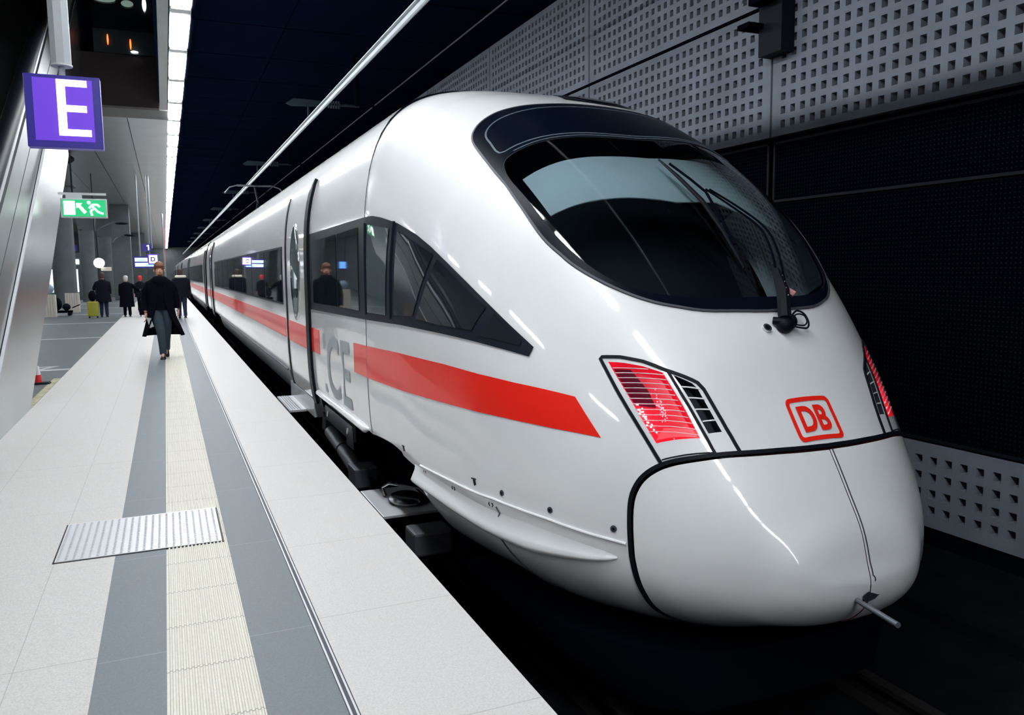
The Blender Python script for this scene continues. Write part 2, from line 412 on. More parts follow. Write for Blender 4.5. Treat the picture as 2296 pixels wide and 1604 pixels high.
for i, (x, z, rx, rz_, m_) in enumerate(((-.12, 8.95, .05, .17, 'shop'), (-.5, 8.93, .14, .08, 'shopdim'), (-1.0, 8.98, .25, .07, 'shopdim'))):
    o = MB().sphere((0, 0, 0), (rx, .05, rz_), 10, 6).build('gallery_shop_light', M[m_], None, True); o.location = (x, 22.47, z)
    setmeta(o, ('bright white shop light seen at the top edge beside the beam', 'pale green shop light left of the bright one at the top edge', 'wide dim shop light at the top edge, farthest from the beam')[i], 'lamp', 'lights of the upper gallery')
# soffit with ribs seen beyond the escalator
mb = MB()
for i in range(34):
    y = 9 + i * .42; z = 4.6 + (y - 9) * .52
    mb.add([(-6.5, y, z), (-2.95, y, z), (-2.95, y + .36, z + .10), (-6.5, y + .36, z + .10), (-6.5, y + .36, z + .2), (-2.95, y + .36, z + .2)], [(0,1,2,3), (3,2,5,4)])
so = struct('ceiling', mb, mat('brown_ribbed_soffit', (.15, .125, .12), .7, spec=.1))

# ------------------------------------------------------------------ lamps
def make_lamp(x=.45):
    t = empty('strip_light', (x, 0, 6.5), None, 'light', 'strip lights along the platform edge')
    MB().box(-.16, .16, -1.24, 1.24, .03, .16).build('housing', M['housing'], t)
    for sx in (-1, 1):
        mb = MB()
        mb.rings([[(sx*.068 + .062*math.cos(a)*s_, y, -.002 + .03*math.sin(a)*s_) for a in [2*PI*j/10 for j in range(10)]]
                  for y, s_ in ((-.97, .4), (-.93, .85), (-.87, 1), (.87, 1), (.93, .85), (.97, .4))])
        mb.build('tube', M['lamp'], t, True)
    MB().box(-.14, .14, .99, 1.22, -.01, .03).build('end_plate', M['housing'], t)
    return t
lamp0 = make_lamp(); first = True; n = 0
for i in range(-18, 54):
    y = 15.6 + 2.5 * i
    t = lamp0 if first else copy_tree(lamp0); first = False; t.location = (.45, y, 6.5)
    nn_ = ['first at the top edge', 'second from the top edge', 'third from the top edge', 'fourth from the top edge', 'fifth from the top edge', 'sixth from the top edge', 'seventh from the top edge', 'eighth from the top edge']
    t['label'] = ('white strip light above the platform edge, ' + nn_[i+1]) if -1 <= i < 7 else ('white twin-tube strip light behind the viewpoint, above the platform' if i < -1 else 'white twin-tube strip light in the distant merging part of the row')
    t['group'] = 'strip lights along the platform edge'
for i in range(-3, 12):  # second row out of view, added for its light and reflections
    t = copy_tree(lamp0); t.location = (-7.0, 15.6 + 5.0 * i, 6.33)
    t['label'] = 'white twin-tube strip light in an added row across the island platform'; t['group'] = 'added strip lights across the island platform'

# ------------------------------------------------------------------ train body surface
Y0 = 2.62
KY = np.array([2.62,2.64,2.68,2.77,2.89,3.04,3.24,3.40,3.8,4.27,4.8,5.37,5.88,6.4,7.5]); KQ = np.sqrt(KY - Y0)
T = {'zt':[0.92,0.999,1.138,1.297,1.487,1.704,2.014,2.194,2.603,2.988,3.307,3.563,3.733,3.84,3.86],
'zb':[0.92,0.822,0.763,0.688,0.65,0.593,0.529,0.49,0.435,0.417,0.384,0.374,0.371,0.368,0.366],
'w':[0.0,0.244,0.362,0.494,0.654,0.794,0.915,1.022,1.195,1.318,1.371,1.407,1.419,1.43,1.43],
'zw':[0.92,0.928,0.944,0.963,0.96,0.962,1.006,1.055,1.173,1.344,1.498,1.689,1.879,1.96,1.96],
'nu':[2.36,2.352,2.333,2.318,2.28,2.237,2.271,2.268,2.43,2.682,2.836,3.025,3.449,3.95,4.0],
'nl':[2.582,2.575,2.58,2.564,2.544,2.549,2.574,2.566,2.782,2.969,3.326,3.77,4.181,4.5,4.5]}
def slopes(xs, ys):
    h = np.diff(xs); d = np.diff(ys) / h; mm = np.zeros_like(ys)
    for i in range(1, len(xs) - 1):
        if d[i-1] * d[i] > 0:
            w1 = 2*h[i] + h[i-1]; w2 = h[i] + 2*h[i-1]; mm[i] = (w1 + w2) / (w1/d[i-1] + w2/d[i])
    mm[0] = d[0]; mm[-1] = 0 if abs(d[-1]) < .05 else d[-1]
    return mm
T = {k: np.array(v, float) for k, v in T.items()}; TM = {k: slopes(KQ, T[k]) for k in T}
def tv(k, q):
    q = np.clip(q, KQ[0], KQ[-1]); i = np.clip(np.searchsorted(KQ, q) - 1, 0, len(KQ) - 2)
    h = (KQ[i+1] - KQ[i]); t = (q - KQ[i]) / h; y = T[k]; mm = TM[k]
    return y[i]*(2*t**3-3*t**2+1) + mm[i]*h*(t**3-2*t**2+t) + y[i+1]*(-2*t**3+3*t**2) + mm[i+1]*h*(t**3-t**2)
def SP(q, p):
    q = np.asarray(q, float); p = np.asarray(p, float); s = np.sin(p); c = np.cos(p)
    up = c >= 0; n = np.where(up, tv('nu', q), tv('nl', q)); h = np.where(up, tv('zt', q) - tv('zw', q), tv('zw', q) - tv('zb', q))
    r = (np.abs(s)**n + np.abs(c)**n) ** (-1/n)
    return np.stack([XC + tv('w', q)*r*s, Y0 + q*q, tv('zw', q) + h*r*c], -1)
def SN(q, p):
    q = np.maximum(np.asarray(q, float), .03); p = np.asarray(p, float); e = 1e-3
    a = SP(q+e, p) - SP(q-e, p); b = SP(q, p+e) - SP(q, p-e)
    n = np.cross(a, b); n /= np.maximum(np.linalg.norm(n, axis=-1, keepdims=True), 1e-12)
    P = SP(q, p); ctr = np.stack([np.full(q.shape, XC), P[..., 1] + .6*np.exp(-q), tv('zw', q)], -1)
    sg = np.sign(((P - ctr) * n).sum(-1)); sg[sg == 0] = 1
    return n * sg[..., None]
def UV(x, y, z):
    """x is measured from the train's centre line"""
    q = math.sqrt(max(y - Y0, 0)); qq = np.array(q); zw = float(tv('zw', qq)); zt = float(tv('zt', qq)); zb = float(tv('zb', qq)); w_ = float(tv('w', qq))
    b = (z - zw) / ((zt - zw) if z >= zw else (zw - zb))
    return (q, math.atan2(x / max(w_, 1e-6), b))
def UVT(x, y):
    """a point of the upper half of the shell over plan position x, y"""
    q = math.sqrt(y - Y0); qq = np.array(q); n = float(tv('nu', qq)); a = min(.999, abs(x) / float(tv('w', qq)))
    return (q, math.atan2(math.copysign(a, x) if x else 0, (1 - a**n) ** (1/n)))
def dens(pts, step, closed=True):
    out = []; n = len(pts)
    for i in range(n if closed else n - 1):
        a = np.array(pts[i]); b = np.array(pts[(i+1) % n]); k = max(1, int(math.ceil(np.linalg.norm(b-a) / step)))
        for j in range(k): out.append(tuple(a + (b-a)*j/k))
    if not closed: out.append(tuple(pts[-1]))
    return out
def catmull(pts, k=5, closed=True):
    n = len(pts); out = []
    for i in range(n if closed else n - 1):
        g = lambda j: np.array(pts[j % n] if closed else pts[min(max(j, 0), n-1)])
        p0, p1, p2, p3 = g(i-1), g(i), g(i+1), g(i+2)
        for j in range(k):
            t = j / k; out.append(tuple(.5*((2*p1) + (-p0+p2)*t + (2*p0-5*p1+4*p2-p3)*t*t + (-p0+3*p1-3*p2+p3)*t**3)))
    if not closed: out.append(tuple(pts[-1]))
    return out
def pip(P, poly):
    x, y = P[:, 0], P[:, 1]; c = np.zeros(len(P), bool); n = len(poly)
    for i in range(n):
        x1, y1 = poly[i]; x2, y2 = poly[(i+1) % n]
        if y1 == y2: continue
        c ^= ((y1 > y) != (y2 > y)) & (x < (x2-x1)*(y-y1)/(y2-y1) + x1)
    return c
def patch(name, outline, m, parent, off=0., holes=(), step=.03, flip=False):
    outline = dens(outline, step); holes = [dens(h, step) for h in holes]
    pts = list(outline); edges = [(i, (i+1) % len(outline)) for i in range(len(outline))]
    for h in holes:
        b = len(pts); pts += h; edges += [(b+i, b + (i+1) % len(h)) for i in range(len(h))]
    A = np.array(outline); lo, hi = A.min(0), A.max(0)
    gx, gy = np.meshgrid(np.arange(lo[0] + step*.5, hi[0], step), np.arange(lo[1] + step*.5, hi[1], step), indexing='ij')
    gy = gy + (np.arange(gx.shape[0]) % 2)[:, None] * step * .5
    G = np.stack([gx.ravel(), gy.ravel()], -1); G = G[pip(G, outline)]
    for h in holes: G = G[~pip(G, h)]
    if len(G):
        B = np.array(pts); keep = np.ones(len(G), bool)
        for s in range(0, len(G), 2000):
            d = ((G[s:s+2000, None] - B[None])**2).sum(-1).min(1); keep[s:s+2000] = d > (.45*step)**2
        G = G[keep]
    allp = [Vector(p) for p in pts] + [Vector(p) for p in G]
    vo, eo, fo, *_ = delaunay_2d_cdt(allp, edges, [], 0, 1e-7)
    V = np.array([tuple(v) for v in vo]); F = np.array(fo)
    cen = V[F].mean(1); k = pip(cen, outline)
    for h in holes: k &= ~pip(cen, h)
    F = F[k]
    q, p = np.maximum(V[:, 0], 0), V[:, 1]; N = SN(q, p); P = SP(q, p) + N * off
    fn = np.cross(P[F[:, 1]] - P[F[:, 0]], P[F[:, 2]] - P[F[:, 0]]); s = (fn * N[F[:, 0]]).sum(-1) < 0
    F[s] = F[s][:, ::-1]
    used = np.unique(F); rm = -np.ones(len(V), int); rm[used] = np.arange(len(used))
    return link(name, P[used], rm[F], m, parent, True, N[used])
def ribbon(mb, uvs, width, off=.004, closed=False, lift=.0, step=.03):
    """flat strip lying on the shell along uvs (with a little thickness)"""
    uvs = dens(uvs, step, closed); n = len(uvs); a = np.array(uvs)
    P = SP(a[:, 0], a[:, 1]); N = SN(a[:, 0], a[:, 1])
    wd = width if isinstance(width, (list, tuple, np.ndarray)) else None
    base = len(mb.v)
    for i in range(n):
        i0, i1 = (i-1) % n if closed else max(i-1, 0), (i+1) % n if closed else min(i+1, n-1)
        t = P[i1] - P[i0]; t /= max(np.linalg.norm(t), 1e-9); sd = np.cross(N[i], t); sd /= max(np.linalg.norm(sd), 1e-9)
        w_ = (np.interp(i/(n-1), np.linspace(0, 1, len(wd)), wd) if wd is not None else width) / 2
        for sg, o_ in ((-1, -.002), (-.9, off), (.9, off), (1, -.002)): mb.v.append(tuple(P[i] + sd*w_*sg + N[i]*o_))
    for i in range(n if closed else n-1):
        a_ = base + i*4; b_ = base + ((i+1) % n)*4
        for k in range(3): mb.f.append((a_+k, a_+k+1, b_+k+1, b_+k))
    return mb
def wall_between(mb, uvs, o0, o1, closed=True, step=.04):
    uvs = dens(uvs, step, closed); a = np.array(uvs); P = SP(a[:, 0], a[:, 1]); N = SN(a[:, 0], a[:, 1]); n = len(a); b = len(mb.v)
    for i in range(n): mb.v += [tuple(P[i] + N[i]*o0), tuple(P[i] + N[i]*o1)]
    for i in range(n if closed else n-1):
        j = (i+1) % n; mb.f.append((b+2*i, b+2*j, b+2*j+1, b+2*i+1))
    return mb
def on(x, y, z, off=0.):
    q, p = UV(x, y, z); a = np.array([q]); b = np.array([p]); return Vector((SP(a, b) + SN(a, b)*off)[0])
mir = lambda L: [(a[0], -a[1]) for a in L]

def UVXZ(x, z):
    lo, hi = Y0 + 1e-5, 9.0
    for _ in range(40):
        y = (lo + hi)/2; q = np.array(math.sqrt(y - Y0)); zw = float(tv('zw', q)); up = z >= zw
        n = float(tv('nu' if up else 'nl', q)); h = (float(tv('zt', q)) - zw) if up else (zw - float(tv('zb', q)))
        F = (abs(x)/max(float(tv('w', q)), 1e-6))**n + (abs(z - zw)/h)**n - 1
        if F > 0: lo = y
        else: hi = y
    return UV(x, hi, z)
train = empty('train_head_carriage', (XC, 2.62, 0), 'white high-speed train head carriage with red stripe and black windscreen at the platform', 'train')
train.location = (0, 0, 0)

# outlines (plan x, y on the upper shell), left half from the top centre to the bottom centre
WS = [(0,5.40),(-.337,5.35),(-.545,5.335),(-.706,5.325),(-.836,5.29),(-.912,5.24),(-.955,5.17),(-.972,5.065),(-.977,4.782),(-.972,4.606),(-.965,4.339),(-.943,4.116),(-.898,3.979),(-.851,3.871),(-.762,3.722),(-.642,3.583),(-.506,3.48),(-.309,3.391),(0,3.352)]
GO = [(0,4.62),(-.235,4.642),(-.49,4.688),(-.674,4.725),(-.832,4.748),(-.905,4.735),(-.932,4.66),(-.938,4.55),(-.925,4.373),(-.902,4.159),(-.868,4.011),(-.812,3.866),(-.745,3.741),(-.65,3.628),(-.499,3.522),(-.279,3.44),(0,3.418)]
UP = [(0,5.30),(-.33,5.26),(-.60,5.225),(-.762,5.199),(-.852,5.15),(-.892,5.08),(-.90,4.98),(-.898,4.83),(-.80,4.80),(-.674,4.775),(-.49,4.738),(-.235,4.692),(0,4.67)]
def sym(L): l = [UVT(*p) for p in L]; return l + [(q, -p) for q, p in reversed(l[1:-1])]
ws = catmull(sym(WS), 4); go = catmull(sym(GO), 4); upn = catmull(sym(UP), 3)
# headlamp outlines x, y, z
HEAD = [(-.892,3.548,1.923),(-.884,3.545,1.931),(-.816,3.482,1.932),(-.733,3.398,1.914),(-.654,3.312,1.874),(-.584,3.246,1.842),(-.543,3.208,1.817),(-.526,3.181,1.787),(-.461,2.984,1.512)]
HEADL = [(-.778,3.158,1.447),(-.838,3.325,1.657),(-.869,3.432,1.784)]
LENS = [(-.867,3.513,1.908),(-.809,3.457,1.905),(-.740,3.387,1.891),(-.672,3.316,1.863),(-.636,3.20,1.72),(-.618,3.125,1.62),(-.603,3.09,1.571),(-.775,3.205,1.538),(-.80,3.27,1.62),(-.835,3.38,1.76)]
VENT = [(-.633,3.283,1.853),(-.567,3.218,1.815),(-.550,3.197,1.790),(-.507,3.060,1.598),(-.567,3.083,1.591)]
DIVI = [(-.652,3.309,1.876),(-.61,3.17,1.70),(-.565,3.024,1.497)]
u = lambda L: [UV(*p) for p in dens(L, .09, False)]
HT = [(0,1.512),(-.12,1.513),(-.23,1.513),(-.35,1.511),(-.46,1.507),(-.58,1.497),(-.67,1.482),(-.745,1.462),(-.80,1.433),(-.845,1.39),(-.875,1.34),(-.897,1.27),(-.907,1.16),(-.907,1.06),(-.893,.922),(-.85,.807),(-.765,.707),(-.62,.64)]
hb = catmull([UVXZ(*p) for p in HT] + [(.70, -2.75), (.68, -PI)], 3, False)
hb_full = list(reversed(hb)) + [(q, -p) for q, p in hb[1:]]     # from psi=-pi to +pi
QC = math.sqrt(6.42 - Y0)
# lower cut-out of the shell over the front bogie
CUT = [UV(-1.25, 5.104, .713), UV(-1.30, 5.20, .80), UV(-1.343, 5.285, .887), UV(-1.36, 5.20, .98), UV(-1.375, 5.28, 1.026), UV(-1.385, 5.55, 1.045), UV(-1.39, 5.58, 1.066), UV(-1.40, 6.42, 1.045)]
ql = math.sqrt(5.0 - Y0)
body_out = hb_full[:1] + hb_full[1:] + [(ql, PI)] + [(ql+.02, 2.45)] + [(q, -p) for q, p in CUT] + list(reversed(CUT)) + [(ql+.02, -2.45), (ql, -PI)]
holes = [go]
for f_ in (lambda L: L, mir): holes += [f_(u(LENS)), f_(u(VENT))]
patch('cab_shell', body_out, M['white'], train, 0, holes, .032)
left = [h for h in hb_full if h[1] <= 1e-9]; right = [h for h in hb_full if h[1] >= -1e-9]
for nm, L, of in (('coupler_hatch', left + [(0, 0), (0, -PI)], .002), ('coupler_hatch', [(0, 0)] + right + [(0, PI)], .007)):
    o = patch(nm, [(max(q - .012, 0), p) for q, p in L], M['white'], train, of, (), .032)
mb = MB(); ribbon(mb, hb_full, .022, .007); mb.build('hatch_gasket', M['rubber'], train)
mb = MB(); ribbon(mb, [(.525, .022), (.44, .025), (.32, .03), (.235, .035), (.16, .05), (.08, .1), (.03, .4)], .006, .010); mb.build('hatch_seam', M['grime'], train)
# windscreen
patch('windscreen_border', ws, M['frit'], train, .006, [go], .03)
patch('windscreen', go, M['glass'], train, .004, (), .03)
mb = MB(); ribbon(mb, ws, .014, .010, True); mb.build('windscreen_seal', M['grime'], train)
mb = MB(); ribbon(mb, upn, .014, .008, True); mb.build('roof_pane_line', M['frit_line'], train)
mb = MB(); ribbon(mb, [UVT(x, y) for x, y in [(-.97,4.78)] + GO[4:0:-1] + GO[:5] ] if False else [UVT(x, y + .012) for x, y in GO[4::-1]] + [UVT(-x, y + .012) for x, y in GO[1:5]], .010, .010); mb.build('windscreen_divider', M['frit_line'], train)
# what shows behind the windscreen
inner = [(q*.985 + .02, p*1.0) for q, p in ws]
lin = catmull(sym([(0,4.9),(-.5,4.95),(-.95,4.95),(-1.08,4.6),(-1.08,4.2),(-1.0,3.85),(-.8,3.6),(-.5,3.42),(0,3.34)]), 3)
patch('cab_interior', lin, M['cabdark'], train, -.42, (), .06)
mb = MB(); wall_between(mb, lin, -.42, -.03); mb.build('cab_interior_wall', M['cabdark'], train)
bl = [(-.88,4.56),(-.60,4.53),(-.3,4.49),(0,4.47),(.3,4.49),(.60,4.53),(.88,4.56),(.84,4.0),(.46,3.93),(.20,4.035),(-.09,4.02),(-.5,4.11),(-.86,4.20)]  # blind cut short at the top to shape in the header's shadow
patch('sun_blind', [UVT(*p) for p in bl], M['blind'], train, -.05, (), .04)
patch('blind_rail', [UVT(*p) for p in bl[7:]] + [UVT(x, y + .022) for x, y in reversed(bl[7:])], M['lining'], train, -.044, (), .03)
for sg in (-1, 1):
    side = [(-.93,4.55),(-.925,4.373),(-.902,4.159),(-.868,4.011),(-.812,3.866),(-.745,3.741),(-.66,3.64)]
    L = [UVT(sg*-x, y) for x, y in side]
    mb = MB(); wall_between(mb, L, -.01, -.36, False); mb.build('pillar_lining', M['lining'], train)
# roof vent panel behind the windscreen
patch('roof_panel', [UVT(x, y) for x, y in ((-.02,5.66),(.30,5.53),(.55,5.55),(.55,6.3),(.2,6.3),(.10,6.0))], M['frit'], train, .006, (), .03)
patch('roof_vent', [UVT(x, y) for x, y in ((.18,5.72),(.32,5.62),(.5,5.64),(.5,6.2),(.25,6.2))], M['grime'], train, .012, (), .03)

# stripe
ST = [(-1.43,6.913,1.76),(-1.409,5.446,1.80),(-1.353,4.637,1.803),(-1.294,4.227,1.789),(-1.204,3.95,1.771),(-1.086,3.699,1.748),(-1.017,3.583,1.730)]
SB = [(-.963,3.414,1.545),(-1.108,3.657,1.562),(-1.211,3.897,1.571),(-1.328,4.352,1.572),(-1.38,4.914,1.555),(-1.415,5.708,1.529),(-1.43,6.92,1.503)]
for f_ in (lambda L: L, mir): patch('red_stripe', f_(u(ST + SB)), M['red'], train, .003, (), .03)
# cab side windows
WIN = [(-1.43,9.10,2.79),(-1.42,6.46,2.805),(-1.407,6.17,2.797),(-1.392,5.958,2.772),(-1.364,5.603,2.710),(-1.331,5.239,2.611),(-1.311,5.014,2.530),(-1.287,4.76,2.424),(-1.255,4.455,2.290),(-1.22,4.233,2.181),(-1.172,4.046,2.072),(-1.112,3.87,1.963),(-1.136,3.882,1.913),(-1.243,4.137,1.952),(-1.339,4.631,1.985),(-1.406,5.402,2.0),(-1.43,6.586,1.985),(-1.43,9.10,1.96)]
for f_ in (lambda L: L, mir):
    patch('window_band', f_(u(WIN)), M['winframe'], train, .006, (), .05)
    P1 = [(-1.42,6.30,2.74),(-1.385,5.76,2.68),(-1.42,5.80,2.05),(-1.43,6.33,2.05)]
    P2 = [(-1.37,5.58,2.65),(-1.33,5.20,2.54),(-1.29,4.95,2.46),(-1.35,5.18,2.06),(-1.41,5.58,2.06)]
    P3 = [(-1.29,4.89,2.43),(-1.25,4.5,2.26),(-1.20,4.25,2.14),(-1.25,4.34,2.01),(-1.33,4.75,2.03),(-1.36,5.12,2.05)]
    P4 = [(-1.17,4.17,2.10),(-1.13,3.95,1.985),(-1.14,3.95,1.955),(-1.25,4.25,1.99)]
    P5 = [(-1.43,8.85,2.70),(-1.43,7.55,2.72),(-1.43,7.55,2.05),(-1.43,8.85,2.04)]
    P6 = [(-1.43,7.50,2.72),(-1.43,6.62,2.74),(-1.43,6.62,2.05),(-1.43,7.50,2.05)]
    for L_, mm_ in ((P1,'sideglass_light'),(P2,'sideglass'),(P3,'sideglass'),(P4,'sideglass'),(P5,'sideglass'),(P6,'sideglass')):
        patch('side_window_pane', f_(u(L_)), M[mm_], train, .010, (), .05)
    for y_ in (6.38, 5.68):
        mb = MB(); ribbon(mb, f_(u([(-1.41 if y_ < 6 else -1.42, y_, 2.03), (-1.36, y_, 2.72)])), .035, .018)
        mb.build('driver_window_frame', M['winframe'], train)
# headlamps
for sg, f_ in ((-1, lambda L: L), (1, mir)):
    hl = empty('headlamp', (0, 0, 0)); hl.parent = train
    path = f_(u(HEAD)) ; pathl = f_(u(list(reversed(HEADL))))
    mb = MB(); ribbon(mb, f_(u(HEADL[:1] + HEADL[1:] + HEAD)), .017, .007); mb.build('gasket', M['rubber'], hl)
    mb = MB(); ribbon(mb, f_(u(DIVI)), .014, .007); ribbon(mb, f_(u([(-.775,3.164,1.468),(-.574,3.035,1.512)])), .006, .005); mb.build('divider', M['rubber'], hl)
    patch('lens', f_(u(LENS)), M['lens_glass'], hl, .002, (), .03)
    patch('reflector', f_(u(LENS)), M['lampred'], hl, -.055, (), .03)
    mb = MB(); wall_between(mb, f_(u(LENS)), -.055, 0); mb.build('lamp_well', M['lampred'], hl)
    patch('reflector_dim_patch', f_(u([(-.855,3.49,1.885),(-.79,3.43,1.885),(-.74,3.33,1.78),(-.73,3.27,1.70),(-.80,3.34,1.70)])), M['lamppurple'], hl, -.045, (), .03)
    patch('reflector_bright_patch', f_(u([(-.775,3.215,1.553),(-.72,3.21,1.60),(-.615,3.12,1.615),(-.605,3.095,1.58)])), M['lamppink'], hl, -.030, (), .03)
    mb = MB()
    for z_ in np.linspace(1.878, 1.585, 13):
        t = (1.908 - z_) / (1.908 - 1.538); lx = -.865 + t*(.865-.778); ly = 3.508 + t*(3.21-3.508)
        if z_ > 1.863: rx_, ry_ = -.672 - (z_-1.863)*3.2, 3.316 + (z_-1.863)*3.2
        else: t2 = (1.863 - z_) / (1.863 - 1.571); rx_ = -.672 + t2*.069; ry_ = 3.316 - t2*.226
        ribbon(mb, f_(u([(lx, ly, z_), (rx_, ry_, z_ - .006)])), .003, .006)
    mb.build('heater_lines', M['signwhite'] if False else M['white'], hl)
    rnd = random.Random(3); mb = MB(); mb2 = MB()
    for k in range(26):
        z_ = rnd.uniform(1.60, 1.70); x_ = -.80 + (1.70 - z_)*.10 + rnd.uniform(-.012, .02)
        p = on(x_*-sg, 3.335 - (1.70 - z_)*1.05 + rnd.uniform(-.01, .01), z_, -.03); mb.sphere(p, .0042, 6, 4)
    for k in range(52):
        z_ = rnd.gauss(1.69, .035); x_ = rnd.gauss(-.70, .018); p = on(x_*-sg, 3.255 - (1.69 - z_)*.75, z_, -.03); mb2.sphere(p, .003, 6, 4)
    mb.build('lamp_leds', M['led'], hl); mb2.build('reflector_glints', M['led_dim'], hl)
    patch('vent_back', f_(u(VENT)), M['cabdark'], hl, -.07, (), .03)
    mb = MB(); wall_between(mb, f_(u(VENT)), -.07, 0); mb.build('vent_well', M['cabdark'], hl)
    mb = MB()
    for t in (.0, .25, .5, .75):
        z_ = 1.797 - t*.20 + .0; a_ = (-.615 + t*.048, 3.235 - t*.155, z_); b_ = (-.548 + t*.040, 3.19 - t*.125, z_)
        mb = MB(); ribbon(mb, f_(u([a_, b_])), .007, .004)
        mb.build('vent_slat', M['white'], hl)
# logo: rounded frame with letters
logo = empty('rail_logo'); logo.parent = train
def sq(hw, hh, r, n=5):
    out = []
    for cx, cz, a0 in ((hw-r, hh-r, 0), (-hw+r, hh-r, 90), (-hw+r, -hh+r, 180), (hw-r, -hh+r, 270)):
        for k in range(n+1):
            a = math.radians(a0 + 90*k/n); out.append((cx + r*math.cos(a), cz + r*math.sin(a)))
    return out
L0 = .0; 
def logo_uv(a, b): return UVT(a - .005, 2.992 + b)     # a across, b up the slope (in plan)
SL = .063 / .098    # plan depth per unit of height along the slope
outer = [logo_uv(a, b*SL) for a, b in sq(.138, .102, .028)]; innr = [logo_uv(a, b*SL) for a, b in sq(.118, .082, .014)]
patch('logo_frame', outer, M['red'], logo, .004, [innr], .02)
v, f, (tw, th) = text_mesh('DB', .15, .0045)
bm = bmesh.new(); vs = [bm.verts.new(p) for p in v]
for q in f:
    try: bm.faces.new([vs[i] for i in q])
    except Exception: pass
bmesh.ops.subdivide_edges(bm, edges=[e for e in bm.edges if e.calc_length() > .02], cuts=3, use_grid_fill=False)
bmesh.ops.triangulate(bm, faces=bm.faces)
kx, kz = .178 / tw, .122 / th
for vv_ in bm.verts:
    q, p = logo_uv(vv_.co.x*kx, vv_.co.y*kz*SL); a_ = np.array([q]); b_ = np.array([p]); vv_.co = Vector((SP(a_, b_) + SN(a_, b_)*.005)[0])
me = bpy.data.meshes.new('logo_letters'); bm.to_mesh(me); bm.free(); me.materials.append(M['red'])
o = bpy.data.objects.new('logo_letters', me); COL.objects.link(o); o.parent = logo

# side fin, ridge, bolts, pictograms
for sg in (-1, 1):
    line = [(1.40,5.285),(1.38,5.0),(1.30,4.4),(1.25,4.12),(1.17,3.8),(1.09,3.56),(1.03,3.44),(.975,3.335),(.945,3.285)]
    prof = [(1.035, 0), (.995, .010), (.955, .036), (.928, .055), (.905, .050), (.89, .030), (.875, 0)]
    rg = []
    for i, (x_, y_) in enumerate(dens(line, .05, False)):
        t = min(1, max(0, (y_ - 3.28) / .5)) ** .5
        zc = .975
        rg.append([tuple(on(sg*x_, y_, zc + (z_ - zc)*max(t, .02), o_*t - .001)) for z_, o_ in prof])
    mb = MB(); mb.rings(rg, False, False, False); mb.build('side_fin', M['white'], train, True, sharp=70)
    mb = MB(); pts = [tuple(on(sg*x_, y_, z_, .004)) for x_, y_, z_ in dens([(1.374,5.15,1.062),(1.33,4.6,1.085),(1.274,4.078,1.10),(1.14,3.66,1.088),(.98,3.34,1.06),(.912,3.245,1.05)], .06, False)]
    mb.tube(pts, .008, 8); mb.build('waist_ridge', M['white'], train, True)
    mb = MB(); ribbon(mb, u([(sg*1.25,4.06,1.06),(sg*1.24,4.03,1.03),(sg*1.22,4.08,.97)]) + u([(sg*1.22,4.10,.87),(sg*1.1,4.02,.70),(sg*.95,3.95,.58)]), .007, .006); mb.build('skirt_seam', M['grime'], train)
    for x_, y_, z_ in ((1.256,3.998,1.151),(1.136,3.639,1.138),(.956,3.302,1.114)):
        c = on(sg*x_, y_, z_); nn = (on(sg*x_, y_, z_, .01) - c).normalized()
        b_ = MB().tube([c, c + nn*.004], .017, 16); b_.build('skirt_bolt', M['grime'], train)
        MB().tube([c + nn*.003, c + nn*.007], .008, 12).build('bolt_head', M['rubber'], train)
    mb = MB()
    for x_, y_, z_, s_ in ((1.393,5.514,1.109,.03),(1.315,4.279,1.155,.03)):
        for dy, dz, dy2, dz2 in ((.9,.5,-.9,.6),(.2,.4,-.2,-.8),(-.3,.4,-.6,-.6)):
            ribbon(mb, u([(sg*x_, y_+dy*s_, z_+dz*s_), (sg*x_, y_+dy2*s_, z_+dz2*s_)]), .007, .004)
    for x_, y_, z_ in ((1.335,4.609,1.037),(1.28,4.125,1.058),(1.36,5.1,1.03)):
        ribbon(mb, u([(sg*x_, y_, z_+.012), (sg*x_, y_+.008, z_), (sg*x_, y_, z_-.012)]), .005, .004)
        ribbon(mb, u([(sg*x_, y_-.025, z_+.012), (sg*x_, y_-.035, z_), (sg*x_, y_-.025, z_-.012)]), .005, .004)
    mb.build('maintenance_mark', M['rubber'], train)
# plough below the nose
rg = []
for y_, w_, zt_, zb_ in ((3.02,.35,.50,.22),(3.10,.62,.50,.18),(3.3,.82,.48,.15),(3.7,1.0,.46,.14),(4.4,1.12,.44,.14),(5.0,1.15,.42,.14)):
    rg.append([(XC + w_*a, y_, b) for a, b in ((-1, zt_), (-1.0, (zt_+zb_)/2), (-.92, zb_), (.92, zb_), (1.0, (zt_+zb_)/2), (1, zt_))])
MB().rings(rg).build('plough', M['dark'], train, True)
# coupler hole and rod
mb = MB(); cpt = []
for k in range(16):
    a = 2*PI*k/16; cpt.append((.06 + .05*math.cos(a)*.5, 0, 0))
patch_pts = [(-.045,.872),(-.02,.888),(.05,.893),(.075,.885),(.07,.868),(.03,.848),(-.03,.838)]
mb = MB(); mb.add([(XC + x_, 2.625 - .0 + abs(x_)*.12, z_) for x_, z_ in patch_pts], [tuple(range(7))]); mb.add([(XC + x_, 2.612 + abs(x_)*.12, z_) for x_, z_ in patch_pts], [tuple(range(7))])
mb.build('coupler_hole', M['cabdark'], train)
MB().tube([(2.845, 2.70, .852), (2.76, 2.34, .868)], .0125, 14).build('coupler_rod', M['steel'], train, True)

